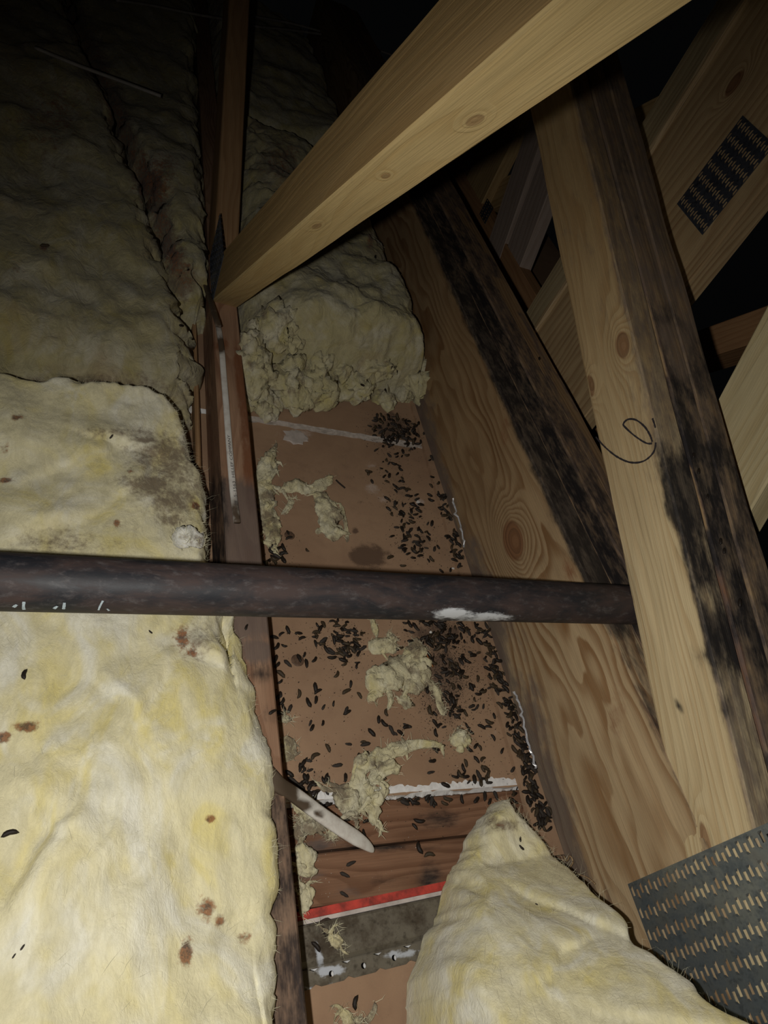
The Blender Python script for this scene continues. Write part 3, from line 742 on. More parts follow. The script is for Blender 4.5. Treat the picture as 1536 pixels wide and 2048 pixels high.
# --- big pale batt in the left bay, passing under the pipe
edge_px = [(560, 2048), (560, 1950), (556, 1860), (558, 1790), (563, 1700), (556, 1640), (551, 1580), (545, 1500), (530, 1450), (514, 1400), (503, 1330), (486, 1290), (470, 1235), (455, 1160), (441, 1110), (437, 1060), (429, 1000), (424, 950), (406, 910), (392, 880), (380, 850), (362, 815), (352, 795)]
Rr = [(.188, -.30)] + [tuple(onz(a, b, .108)[:2]) for a, b in edge_px]
far = onz(0, 758, .108)
Lf = [(-.46, -.30), (-.46, far[1] - .10), (-.44, far[1] - .02)]
def zb_left(x, y): return np.where(x > XJ - .004, HJ + .002, .0015 + 0 * x) 
def z1(x, y): return .134 + .012 * np.sin(6 * y + 2) - .10 * np.clip(x - .06, 0, .2) + .018 * np.clip(.35 - y, 0, .5)
def paint1(V):
    r = spots(V, [(55, 1455, 26, 10, 1.), (10, 1472, 18, 9, .85), (8, 1484, 10, 5, .8), (420, 1638, 12, 8, .8), (372, 1905, 13, 30, 1.), (413, 1815, 18, 26, .78), (440, 1842, 12, 14, .6), (490, 1875, 20, 14, .55), (365, 1280, 16, 34, .62), (385, 1305, 18, 8, .6), (35, 835, 14, 8, .7), (10, 960, 16, 5, .85), (235, 1045, 8, 8, .5), (392, 1013, 9, 8, .9), (262, 942, 12, 6, .5), (12, 900, 10, 14, .4)])
    g = spots(V, [(330, 910, 75, 45, .62), (300, 970, 60, 24, .72), (350, 1000, 60, 40, .6), (360, 930, 60, 70, .5), (240, 865, 90, 12, .5), (290, 880, 30, 8, .75), (345, 1040, 40, 16, .55), (395, 1285, 40, 30, .45), (400, 960, 25, 90, .4), (120, 1080, 120, 30, .3)])
    return r, g, zeros(V)
w1 = lambda px, py: tuple(onz(px, py, .135)[:2])
def fold(a, b, hgt, wd): return (*w1(*a), *w1(*b), hgt, wd)
batt('insulation_batt', Lf, Rr, 240, 330, z1, zb_left, M_fib_near,
     'large pale yellow insulation batt in the left bay, passing under the black pipe', paint1, .035, (.010, .0016, .0004), 3, .004, 5200, .75, 2.6,
     [fold((0, 1580), (150, 1690), .018, .03), fold((150, 1600), (0, 1840), .020, .03), fold((190, 1330), (275, 1460), .014, .022), fold((275, 1460), (330, 1330), .008, .02),
      fold((250, 1590), (170, 1730), .010, .015), fold((420, 1860), (560, 1790), .012, .03), fold((0, 1080), (200, 1010), .014, .03), fold((240, 985), (330, 905), .010, .025), fold((150, 860), (330, 905), .014, .025), fold((380, 1270), (450, 1330), .014, .02), fold((60, 950), (250, 880), .010, .03)], lay=2500)

# --- darker batt further up the same bay
crack = [onz(a, b, .12)[:2] for a, b in [(372, 560), (335, 490), (310, 400), (262, 300), (225, 200), (180, 100), (140, 10)]]
n0 = far[1]
Rr2 = [(.128, n0 + .06), (.150, .93), (.158, 1.0)] + [(min(float(p[0]), .160), float(p[1])) for p in crack] + [(-.22, 3.0)]
Lf2 = [(-.62, n0 - .02), (-.62, 3.0)]
def z2(x, y): return .128 + .02 * np.sin(4.2 * y + 1.5 * x) - .06 * np.exp(-((y - .90) / .05) ** 2)
def paint2(V):
    r = spots(V, [(310, 370, 40, 50, .6), (345, 510, 22, 22, .62), (90, 495, 10, 6, 1.), (110, 230, 90, 70, .35), (330, 330, 40, 30, .4), (30, 545, 14, 30, .3)])
    x, y = project(V); d = zeros(V); cp = [(372, 560), (335, 490), (310, 400), (262, 300), (225, 200), (180, 100), (140, 10)]
    for k in range(len(cp) - 1):
        a_, b_ = np.array(cp[k]), np.array(cp[k + 1]); ab = b_ - a_; tt = np.clip(((x - a_[0]) * ab[0] + (y - a_[1]) * ab[1]) / (ab @ ab), 0, 1)
        dd = np.hypot(x - a_[0] - tt * ab[0], y - a_[1] - tt * ab[1]); d = np.maximum(d, np.exp(-(dd / 26) ** 2) * .8)
    g = np.maximum(d * .9, spots(V, [(360, 570, 30, 30, .8), (200, 770, 150, 22, .55), (60, 765, 70, 10, .6), (60, 350, 90, 100, .25)]))
    return np.maximum(r, d * .4), g, zeros(V)
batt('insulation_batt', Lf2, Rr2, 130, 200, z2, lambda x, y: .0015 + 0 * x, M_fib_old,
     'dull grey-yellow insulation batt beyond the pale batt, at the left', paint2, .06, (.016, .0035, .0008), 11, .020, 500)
Lf3 = [(min(float(p[0]), .150) - .008, float(p[1])) for p in crack] + [(-.20, 3.0)]
Rr3 = [(.165, 1.16), (.181, 1.3), (.181, 3.0)]
batt('insulation_batt', [(x_ - .0, y_) for x_, y_ in Lf3], Rr3, 60, 120, lambda x, y: .122 + .02 * np.sin(5 * y), lambda x, y: .0015 + 0 * x, M_fib_old,
     'dark strip of insulation behind the node of the left truss', paint2, .05, (.014, .0035, .0008), 13, .020, 200)
# --- batt in the middle bay with its torn front edge
def z4(x, y): return .118 + .03 * sstep(1.0, 1.15, y) + .02 * np.sin(9 * x + 3 * y) - .045 * (1 - sstep(.235, .33, x)) * (1 - sstep(1.1, 1.3, y))
def paint4(V):
    return spots(V, [(850, 765, 9, 7, .9), (740, 480, 8, 20, .6), (560, 320, 50, 60, .4)]), spots(V, [(620, 740, 40, 14, .5), (560, 690, 30, 20, .35), (680, 760, 80, 10, .4), (790, 480, 30, 60, .3), (840, 440, 30, 40, .4)]), zeros(V)
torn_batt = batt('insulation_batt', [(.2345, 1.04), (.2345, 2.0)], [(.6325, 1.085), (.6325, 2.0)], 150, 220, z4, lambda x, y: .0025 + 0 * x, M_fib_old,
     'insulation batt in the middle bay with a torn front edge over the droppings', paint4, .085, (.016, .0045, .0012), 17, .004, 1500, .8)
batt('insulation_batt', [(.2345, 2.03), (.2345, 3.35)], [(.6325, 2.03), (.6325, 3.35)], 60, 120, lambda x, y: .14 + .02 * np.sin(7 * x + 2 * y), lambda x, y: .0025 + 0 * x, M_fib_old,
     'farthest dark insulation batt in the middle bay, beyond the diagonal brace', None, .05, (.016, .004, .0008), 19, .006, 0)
# --- batt in the lower right corner, leaning up against the girder
lp = [(995, 1600), (975, 1618), (940, 1662), (905, 1735), (880, 1800), (853, 1870), (838, 1920), (818, 1965), (808, 2048)]
lw_ = [tuple(onz(a, b, .012)[:2]) for a, b in lp] + [(.345, -.06), (.33, -.26)]
rw_ = [tuple(onz(1004, 1600, .012)[:2]), tuple(onz(1040, 1640, .03)[:2]), tuple(onz(1100, 1700, .035)[:2]), tuple(onx(1180, 1770, .588)[:2]), tuple(onx(1260, 1850, .580)[:2]), tuple(onx(1350, 1930, .575)[:2]), tuple(onx(1480, 2030, .572)[:2]), (.572, -.26)]
def z6(x, y):
    g = np.clip((x - .36) / .20, 0, 1)
    up = .068 + 1.12 * np.clip(.155 - y, 0, .5)
    lf = .045 + .62 * np.clip(.18 - y, 0, .5)
    return np.minimum(lf * (1 - g) + up * g, .36)
def paint6(V):
    return spots(V, [(1000, 1655, 10, 10, .3)]), spots(V, [(1010, 1650, 30, 16, .55), (985, 1640, 20, 10, .45)]), zeros(V)
batt('insulation_batt', lw_[::-1], rw_[::-1], 170, 220, z6, lambda x, y: .0075 + 0 * x, M_fib_near,
     'pale insulation batt with a pointed tip in the lower right corner, over the nail plate', paint6, .030, (.012, .0018, .0004), 23, .004, 700, .8, 2.4,
     [(.48, .13, .56, .03, .012, .03), (.42, .03, .53, .06, .010, .03), (.46, .0, .56, -.06, .012, .03)], lay=800)

# ================================================================== LOOSE TUFTS OF INSULATION
def strand_mesh(pts, wds, hts, seed, seg=26, nz=.22):
    P = np.array([np.array(p, float) for p in smooth_line(pts, 10)]); n = len(P)
    t = np.linspace(0, len(wds) - 1, n); W = np.interp(t, range(len(wds)), wds) / 2; Hh = np.interp(t, range(len(hts)), hts)
    T = np.gradient(P, axis=0); T[:, 2] = 0; T /= (np.linalg.norm(T, axis=1)[:, None] + 1e-9); S = np.stack([-T[:, 1], T[:, 0], zeros(T)], 1)
    cap = np.minimum(1, np.sqrt(np.clip(np.minimum(np.arange(n), n - 1 - np.arange(n)) / 3.0 + .02, 0, 1)))
    V = []
    for i in range(n):
        for j in range(seg):
            a = 2 * math.pi * j / seg
            V.append(P[i] + S[i] * math.cos(a) * W[i] * cap[i] + np.array([0, 0, (math.sin(a) * .5 + .5) * Hh[i] * .8 * cap[i]]))
    V = np.array(V); ce = np.repeat(P, seg, 0)
    q = fbm(V + seed, 95, 4, seed)[:, None]; q2 = np.stack([fbm(V + seed, 130, 3, seed + k) for k in (1, 2, 3)], 1)
    sc = np.repeat(W, seg)[:, None]
    ia = np.tile(np.arange(seg), n); ii = np.repeat(np.arange(n), seg); th_ = 2 * np.pi * ia / seg
    q = q + .9 * vnoise(np.stack([np.cos(th_) * 2.6, np.sin(th_) * 2.6, ii * .16 + seed], 1), 1., seed + 8)[:, None]
    V = ce + (V - ce) * (1 + nz * 1.3 * q) + q2 * sc * nz * .7
    V[:, 2] = np.maximum(V[:, 2], ce[:, 2] + .0004)
    Fc = [(i * seg + j, i * seg + (j + 1) % seg, (i + 1) * seg + (j + 1) % seg, (i + 1) * seg + j) for i in range(n - 1) for j in range(seg)]
    Fc += [tuple(range(seg))[::-1], tuple((n - 1) * seg + j for j in range(seg))]
    return V, Fc
def tuft(label, strands, z=0.0012, seed=0, hairs=60, mat=None, dirt=.25, wisps=5):
    """strands: (pixel polyline on the board, pixel width(s), height(s) in metres)"""
    VV = []; FF = []
    for k, (pl, wp, ht) in enumerate(strands):
        pts = [onz(a, b, z) for a, b in pl]
        wp = wp if isinstance(wp, (list, tuple)) else [wp * .6, wp, wp * .75]
        ht = ht if isinstance(ht, (list, tuple)) else [ht * .6, ht, ht * .6]
        sc = [np.linalg.norm(onz(pl[0][0] + 1, pl[0][1], z) - onz(*pl[0], z))] * len(wp)
        V, Fc = strand_mesh(pts, [a * b for a, b in zip(wp, sc)], ht, seed * 13 + k)
        b = len(VV); VV += list(V); FF += [tuple(i + b for i in f) for f in Fc]
        if len(pts) >= 2 and max(wp) > 13:
            mw = max(wp) * sc[0]; L3 = smooth_line(pts, 6)
            for q_ in range(wisps):
                p = L3[random.randrange(len(L3))].copy(); an = random.uniform(0, 6.28); dv = np.array([math.cos(an), math.sin(an), 0]); ll = mw * random.uniform(.55, 1.05)
                side_ = np.array([-dv[1], dv[0], 0]) * random.uniform(-.35, .35) * ll; hz = np.array([0, 0, max(ht) * random.uniform(.0, .5)])
                V, Fc = strand_mesh([p + hz, p + dv * ll * .5 + side_ + hz, p + dv * ll + side_ * .4 + hz * .3], [mw * .26, mw * .17, mw * .02], [max(ht) * .5, max(ht) * .35, .001], seed * 31 + k * 7 + q_, 12, .35)
                b = len(VV); VV += list(V); FF += [tuple(i + b for i in f) for f in Fc]
    A = np.array(VV); col = np.zeros((len(A), 4)); col[:, 3] = 1; col[:, 1] = np.clip(dirt + .5 * fbm(A, 40, 3, seed), 0, 1)
    o = tag(link('insulation_tuft', mesh('insulation_tuft', A, FF, True, col), mat or M_tuft), label, 'insulation')
    FV = []; FH = []
    for q in rng.integers(0, len(A), hairs * 4):
        p = A[q]; d = rng.normal(0, 1, 3); d[2] = abs(d[2]) * .4; d /= np.linalg.norm(d); ll = rng.uniform(.004, .012)
        sd = np.cross(d, rng.normal(0, 1, 3)); sd = sd / np.linalg.norm(sd) * .00022; bd = rng.normal(0, .002, 3); bd[2] = abs(bd[2]); b = len(FV)
        FV += [p - sd, p + sd, p + d * ll * .5 + bd + sd, p + d * ll * .5 + bd - sd, p + d * ll + bd]
        FH += [(b, b + 1, b + 2, b + 3), (b + 3, b + 2, b + 4)]
    link('loose_fibres', mesh('loose_fibres', FV, FH), M_strand, o)['kind'] = 'stuff'
    return o
tuft('forked tuft of yellow wool on the brown board above the pipe', [([(558, 985), (590, 976), (625, 980), (664, 958)], [14, 30, 30, 14], .014), ([(632, 985), (650, 1015), (658, 1045), (668, 1084)], [26, 36, 40, 26], .016), ([(585, 1000), (575, 1018), (562, 1030)], [14, 10, 4], .008), ([(680, 1005), (690, 1050), (694, 1085)], [8, 7, 8], .006), ([(640, 1060), (632, 1068)], [12, 10], .008)], seed=1)
tuft('ragged upright tuft against the joist above the pipe', [([(548, 905), (534, 930), (524, 965), (530, 1010), (538, 1050)], [10, 26, 34, 30, 34], .022), ([(552, 888), (545, 912), (530, 945)], [4, 10, 16], .016), ([(532, 1040), (545, 1070), (540, 1100)], [34, 30, 20], .018), ([(550, 930), (540, 955), (520, 975)], [5, 14, 20], .02), ([(545, 1030), (556, 1046)], [12, 4], .01)], seed=2)
tuft('largest matted clump of yellow wool on the board below the pipe', [([(732, 1378), (770, 1360), (810, 1345), (858, 1338)], [26, 62, 66, 34], .022), ([(800, 1375), (830, 1355), (850, 1345)], [40, 46, 30], .018), ([(822, 1285), (826, 1310), (812, 1335)], [8, 30, 40], .020), ([(848, 1308), (825, 1312), (806, 1330), (812, 1348)], [14, 16, 14, 10], .026), ([(760, 1380), (745, 1394), (735, 1402)], [22, 16, 8], .012), ([(776, 1380), (778, 1402), (775, 1420)], [12, 10, 5], .014), ([(795, 1400), (808, 1408), (818, 1404)], [10, 22, 14], .012)], seed=3, hairs=120)
tuft('thin strand of wool trailing from the largest clump', [([(850, 1362), (868, 1380), (878, 1408), (890, 1432)], [8, 14, 14, 16], .012)], seed=4, hairs=20)
tuft('small flat clump of wool just below the pipe', [([(738, 1302), (764, 1294), (792, 1302)], [22, 34, 16], .014), ([(776, 1275), (786, 1290)], [16, 18], .014), ([(742, 1236), (746, 1256), (753, 1276)], [6, 11, 8], .010)], seed=5)
tuft('small pale tuft beside the droppings trail', [([(902, 1488), (918, 1482), (934, 1492)], [20, 32, 18], .016), ([(912, 1500), (926, 1500)], [10, 12], .012), ([(920, 1470), (918, 1480)], [5, 12], .016)], seed=6, hairs=30)
tuft('curled strand of wool across the board near the white edge', [([(885, 1494), (845, 1492), (800, 1500), (760, 1516), (730, 1535)], [6, 14, 24, 26, 28], .018), ([(745, 1520), (722, 1536), (716, 1562), (726, 1590), (742, 1612)], [24, 30, 30, 34, 30], .022), ([(795, 1548), (775, 1540), (752, 1550), (742, 1570)], [12, 20, 22, 20], .024), ([(740, 1590), (752, 1600), (772, 1580)], [30, 26, 10], .020), ([(735, 1600), (742, 1625), (746, 1652)], [30, 26, 8], .014)], seed=7, hairs=110, dirt=.05)
tuft('flat dirty flap of wool left of the curled strand', [([(672, 1575), (690, 1598), (705, 1630)], [26, 54, 34], .014), ([(690, 1612), (712, 1640)], [40, 20], .010)], seed=8)
tuft('grubby tuft of wool between the joist and the cut cable', [([(590, 1590), (604, 1612), (625, 1640)], [20, 40, 30], .014), ([(600, 1650), (622, 1656), (648, 1650)], [26, 34, 16], .012), ([(655, 1672), (668, 1668)], [18, 16], .010)], z=-.003, seed=9)
tuft('pale tuft of wool on the dark board beside the joist', [([(592, 1690), (606, 1715), (612, 1755)], [18, 44, 36], .016), ([(600, 1775), (608, 1795), (600, 1830)], [16, 34, 10], .014), ([(600, 1640), (594, 1680)], [20, 24], .010)], z=-.004, seed=10)
tuft('thin wisp of wool along the joist beside the board', [([(566, 1432), (572, 1448)], [10, 22], .010), ([(562, 1478), (576, 1492), (578, 1506), (566, 1525)], [8, 26, 26, 10], .012)], seed=11, hairs=30)
tuft('small tuft of wool lying on the metal channel', [([(655, 1868), (668, 1880), (682, 1892)], [8, 26, 10], .010)], z=.0065, seed=12, hairs=25)
tuft('brownish tuft at the very bottom of the board', [([(676, 2022), (690, 2036), (700, 2060)], [14, 22, 26], .012), ([(712, 2032), (716, 2050)], [14, 18], .012), ([(750, 2005), (742, 2030), (728, 2046)], [6, 10, 8], .008)], seed=13, hairs=30, dirt=.5)
M_lump = fibre_mat('torn_fibreglass', pale=(.50, .45, .27), yel=(.44, .38, .15), white=(.56, .53, .42), brown=.3, wool=80., wb=.7)
lumps = []
for row, (cy0, x0_, x1_, st_) in enumerate([(668, 500, 560, 44), (705, 505, 640, 52), (745, 510, 850, 60), (778, 512, 865, 50), (804, 505, 850, 46)]):
    cx = x0_
    while cx < x1_:
        big = random.random() < .45
        lumps.append((cx + random.uniform(-12, 12), cy0 + random.uniform(-14, 12), random.uniform(58, 88) if big else random.uniform(28, 46), row)); cx += st_ * (1.25 if big else .8) * random.uniform(.8, 1.3)
lumps += [(536, 838, 34, 6), (522, 826, 36, 6), (548, 822, 34, 6), (640, 812, 40, 5)]
for k, (cx, cy, sz, row) in enumerate(lumps):
    z_ = float(np.interp(cy, [660, 700, 740, 780, 805, 840], [.105, .090, .066, .036, .012, .004]))
    hang = random.uniform(.6, 1.1)
    o_ = tuft('', [([(cx - sz * .5, cy + random.uniform(-8, 8)), (cx, cy - 5), (cx + sz * .5, cy + random.uniform(-8, 8))], [sz * .5, sz * .95, sz * .55], sz * .00085),
                   ([(cx + random.uniform(-12, 12), cy - sz * .35), (cx + random.uniform(-8, 8), cy + sz * .4 * hang)], [sz * .55, sz * .5], sz * .0007)], z=z_ - sz * .00012, seed=30 + k, hairs=2, mat=M_lump, dirt=.0, wisps=0)
    o_.name = 'wool_lump'; o_.parent = torn_batt
    for key in ('label', 'category'):
        if key in o_: del o_[key]
    for ch in list(o_.children): bpy.data.objects.remove(ch)

# ================================================================== CABLES
def tube(name, pts, rw, rh, mat, parent=None, seg=10, n=6, upv=(0, 0, 1), flat=True, tip=0):
    P = np.array(smooth_line(pts, n)); T = np.gradient(P, axis=0); T /= np.linalg.norm(T, axis=1)[:, None]
    V = []
    for i in range(len(P)):
        s_ = np.cross(T[i], upv); s_ /= np.linalg.norm(s_); u_ = np.cross(s_, T[i])
        for j in range(seg):
            a = 2 * math.pi * j / seg; ca, sa = math.cos(a), math.sin(a)
            if flat: ca, sa = math.copysign(abs(ca) ** .6, ca), math.copysign(abs(sa) ** .8, sa)
            kt = math.sqrt(max(.04, min(1., (len(P) - 1 - i) / tip))) if tip else 1.
            V.append(P[i] + s_ * ca * rw * kt + u_ * sa * rh * kt)
    m_ = len(P)
    Fc = [(i * seg + j, i * seg + (j + 1) % seg, (i + 1) * seg + (j + 1) % seg, (i + 1) * seg + j) for i in range(m_ - 1) for j in range(seg)]
    Fc += [tuple(range(seg))[::-1], tuple((m_ - 1) * seg + j for j in range(seg))]
    col = np.zeros((len(V), 4)); col[:, 3] = 1
    return link(name, mesh(name, V, Fc, True, col), mat, parent), P
s = NT('white_cable_sheath'); o = s.obj(); n1 = s.noise(o, 45, 4, .65)
c = s.mix(s.rng(n1, .4, .75), (.72, .70, .65), (.55, .50, .45)); P_ = s.paint()
c = s.mix(s.rng(s.math('SUBTRACT', s.math('MULTIPLY', P_[0], 1.6), n1), -.35, .35), c, (.09, .065, .045)); s.bump(n1, .2, .0006)
M_cable = s.out(c, .5)
zc = HJ + .0035
cb = empty('electrical_cable', (0, 0, 0), 'white flat cable lying lengthwise on top of the left joist', 'cable')
cpts = [onz(474, 1045, zc), onz(466, 980, zc), onz(459, 900, zc), onz(453, 820, zc), onz(447, 745, zc), onz(443, 695, zc + .001), np.array([.190, 1.09, zc + .004])]
cpts += [onx(436, 650, XJ - .003), onx(424, 610, XJ - .006), onx(410, 565, XJ - .008), onx(407, 530, XJ - .012)]
ob, Pc = tube('cable_sheath', cpts, .0052, .0026, M_cable, cb, 12)
a = ob.data.color_attributes['Paint']; V = np.array([v.co for v in ob.data.vertices]); cc = np.zeros((len(V), 4)); cc[:, 3] = 1
x_, y_ = project(V); cc[:, 0] = np.maximum(spots(V, [(470, 1020, 14, 30, .55), (442, 690, 14, 16, .9), (476, 1042, 10, 10, .9)]), sstep(690, 640, y_) * .55)
a.data.foreach_set('color', cc.astype(np.float32).ravel())
# lettering printed along the sheath
M_ink = plain('cable_ink', (.10, .09, .09), .7, .2, 100)
def text_mesh(body, size):
    cu = bpy.data.curves.new('lettering', 'FONT'); cu.body = body; cu.size = size; cu.extrude = .00008; cu.align_x = 'LEFT'
    to = bpy.data.objects.new('lettering', cu); COL.objects.link(to)
    dg = bpy.context.evaluated_depsgraph_get(); me = bpy.data.meshes.new_from_object(to.evaluated_get(dg)); bpy.data.objects.remove(to); return me
tm = text_mesh('III  5-1563  HILLEF COMPANY', .0060)
p0, p1 = onz(473, 1010, zc + .0024), onz(457, 870, zc + .0024)
ax = (p1 - p0); Lc = np.linalg.norm(ax); ax /= Lc; sx = -np.cross(ax, [0, 0, 1]); upn = np.cross(ax, sx)
wt = max(v.co.x for v in tm.vertices)
for v in tm.vertices:
    q = p0 + ax * v.co.x * (Lc / wt) + sx * (v.co.y - .002) + upn * (v.co.z + .0003); v.co = q
link('lettering', tm, M_ink, cb)
cut = empty('electrical_cable', (0, 0, 0), 'white flat cable with a rounded end poking from under the pale batt', 'cable')
zt_ = .012
cp = [onz(530, 1540, HJ + .008), onz(556, 1568, HJ + .006), onz(592, 1592, .072), onz(640, 1628, .05), onz(690, 1662, .03), onz(728, 1686, .014), onz(748, 1702, .002)]
ob, Pc = tube('cable_sheath', cp, .0092, .0036, M_cable, cut, 14, tip=9)
V = np.array([v.co for v in ob.data.vertices]); cc = np.zeros((len(V), 4)); cc[:, 3] = 1; x_, y_ = project(V)
cc[:, 0] = np.maximum(sstep(612, 570, x_) * .95, spots(V, [(640, 1628, 10, 8, .8), (600, 1612, 24, 14, .7)])); ob.data.color_attributes['Paint'].data.foreach_set('color', cc.astype(np.float32).ravel())
M_dimc = plain('dusty_cable', (.34, .31, .28), .7, .3, 30)
for lab, L_ in (('thin cable crossing the dark batts at the upper left', [(70, 95), (150, 128), (250, 165), (322, 192)]),
                ('upper thin cable left of the far brace, near the top edge', [(232, 0), (300, 10), (400, 30), (455, 38)]),
                ('thin cable right of the far brace, near the top edge', [(505, 52), (600, 62), (690, 78), (790, 112)]),
                ('faint higher cable just above the other far cable', [(505, 32), (580, 46), (640, 62), (700, 80)])):
    o_, _p = tube('electrical_cable', [onz(a, b, .175) for a, b in L_], .0065, .0035, M_dimc, None, 8); tag(o_, lab, 'cable')

# ================================================================== SMALL THINGS
M_dark = plain('dark_metal', (.05, .045, .04), .6, .4, 200, metal=.4)
# nail plate with grime on the node of the left truss
nail_plate((XJ - .0006, 1.30, .098), (0, -1, 0), (0, 0, 1), (-1, 0, 0), 7, 13, M_plate_d, truss, lab='grimy dark nail plate')
# thin strip standing along the left foot of the joist
sb = timber('wood_strip', (.158, .62, .0015), (0, 1, 0), (0, 0, 1), (1, 0, 0), .60, .03, .008, M_web2, None, None, seg=.03, seed=71)
tag(sb, 'thin brown strip standing along the left foot of the joist', 'strip')
# screw heads under the paper
M_scr = plain('rusty_fastener_head', (.14, .085, .055), .6, .5, 220)
def screw(px, py, r, label):
    c = onz(px, py, 0); V = [(c[0], c[1], .0022)]; rings = [(.35, .0020), (.5, .0012), (.72, .0021), (1., .0004)]
    for (k, z) in rings:
        for j in range(18): a = 2 * math.pi * j / 18; V.append((c[0] + r * k * math.cos(a), c[1] + r * k * math.sin(a), z + .0004 * math.sin(j * 2.4)))
    Fc = [(0, 1 + j, 1 + (j + 1) % 18) for j in range(18)]
    for q in range(3):
        for j in range(18): b = 1 + q * 18; Fc.append((b + j, b + 18 + j, b + 18 + (j + 1) % 18, b + (j + 1) % 18))
    tag(link('nail_head', mesh('nail_head', V, Fc, True), M_scr), label, 'nail')
screw(595, 1321, .0095, 'round rusty nail head in the board below the pipe')
screw(579, 1071, .0088, 'round rusty nail head in the board above the pipe')
# straws
def stick(L_, r, col, label, z=.003):
    m_ = plain('dry_straw', col, .8, .3, 100); o_, _ = tube('straw', [onz(a, b, z) for a, b in L_], r, r, m_, None, 6, 4, flat=False); tag(o_, label, 'straw')
stick([(845, 1292), (855, 1312), (866, 1334)], .0009, (.36, .14, .05), 'short reddish straw beside the largest clump', .012)
stick([(566, 1252), (588, 1264), (604, 1276)], .0007, (.45, .30, .16), 'pale thin straw on the board near the joist')
stick([(672, 960), (678, 966), (690, 976)], .0015, (.03, .024, .02), 'short dark stick on the board above the pipe')
stick([(640, 1845), (655, 1838), (664, 1848)], .0015, (.06, .04, .03), 'curved dark stick at the left end of the red strip', .001)
# crinkled clear film along the foot of the girder
M_film = NT('clear_plastic_film'); M_film = (M_film.b.inputs['Transmission Weight'].__setattr__('default_value', .35), M_film.out((.55, .55, .57), .18))[1]
def film(px, label, seed):
    r_ = random.Random(seed); V = []; Fc = []; n = 34
    P = smooth_line([onx(a, b, XG - .004) for a, b in px], 6); 
    for i, p in enumerate(P):
        dz = abs(r_.gauss(0, .0012)); dx = r_.gauss(0, .0012)
        p = np.array([p[0] - abs(dx), p[1], max(p[2], .006)]); V += [p, p + np.array([-.0010 - abs(dx), 0, .0012 + dz]), p + np.array([.0006, 0, .003 + dz]), p + np.array([.0016, 0, .0006])]
    for i in range(len(P) - 1):
        for j in range(4): a = i * 4; Fc.append((a + j, a + (j + 1) % 4, a + 4 + (j + 1) % 4, a + 4 + j))
    tag(link('plastic_film', mesh('plastic_film', V, Fc), M_film), label, 'plastic film')
film([(1028, 1385), (1042, 1420), (1048, 1455), (1060, 1500), (1072, 1538)], 'crinkled clear plastic edge at the foot of the beam below the pipe', 1)
film([(905, 1000), (912, 1025), (922, 1060), (928, 1095)], 'crinkled clear plastic edge at the foot of the beam above the pipe', 2)
# curly wood shavings at the foot of the girder
M_shav = plain('curled_shaving', (.42, .28, .15), .8, .3, 100)
sv_, _ = tube('wood_shaving', [onx(a, b, XG - .006) for a, b in [(1128, 1712), (1134, 1722), (1140, 1712), (1146, 1724), (1140, 1738), (1156, 1748), (1176, 1756), (1190, 1768)]], .0009, .0009, M_shav, None, 5, 5, (0, 1, .2), False)
tag(sv_, 'curly fibre shaving between the lower right batt and the beam', 'shaving')
# torn paper scrap by the seam, white chips
M_chip = plain('white_chip', (.72, .70, .66), .9, .2, 150)
def chip(px, py, r, z, label, mat=M_chip, cat='chip', k=9, seed=0):
    r_ = random.Random(seed); c = onz(px, py, z); V = []
    for zz, q in ((0., 1.), (.0012, .8)):
        for j in range(k): a = 2 * math.pi * j / k; rr = r * q * r_.uniform(.6, 1.2); V.append((c[0] + rr * math.cos(a), c[1] + rr * .8 * math.sin(a), z + zz))
    Fc = [tuple(range(k))[::-1], tuple(range(k, 2 * k))] + [(j, (j + 1) % k, k + (j + 1) % k, k + j) for j in range(k)]
    tag(link('paper_scrap' if cat == 'paper' else 'gypsum_chip', mesh('paper_scrap', V, Fc), mat), label, cat)
chip(592, 874, .026, .001, 'torn pale paper scrap by the seam near the joist', plain('torn_paper', (.50, .44, .40), .9, .25, 60), 'paper', 17, 3)
chip(861, 1264, .003, .010, 'white chip among the droppings just below the pipe', seed=4)
chip(906, 1137, .0028, .004, 'white chip above the pipe at the foot of the beam', seed=5)
chip(836, 1004, .005, .001, 'white chip on the board right of the forked tuft', seed=6)
wd_ = onz(385, 822, .0)
slab('white_clip', .145, .172, wd_[1] - .008, wd_[1] - .008, wd_[1] + .006, wd_[1] + .006, .001, .006, M_chip)
tag(bpy.data.objects['white_clip'], 'small white plastic piece left of the joist', 'clip')
# pale wad of wool pressed on the batt edge next to the pipe
tuft('white wad of wool on the edge of the pale batt above the pipe', [([(345, 1088), (372, 1082), (408, 1090)], [30, 44, 36], .022)], z=.118, seed=60, hairs=40, mat=fibre_mat('white_fibreglass', (.74, .73, .66), (.70, .68, .52), (.80, .80, .76), .05), dirt=0., wisps=0)

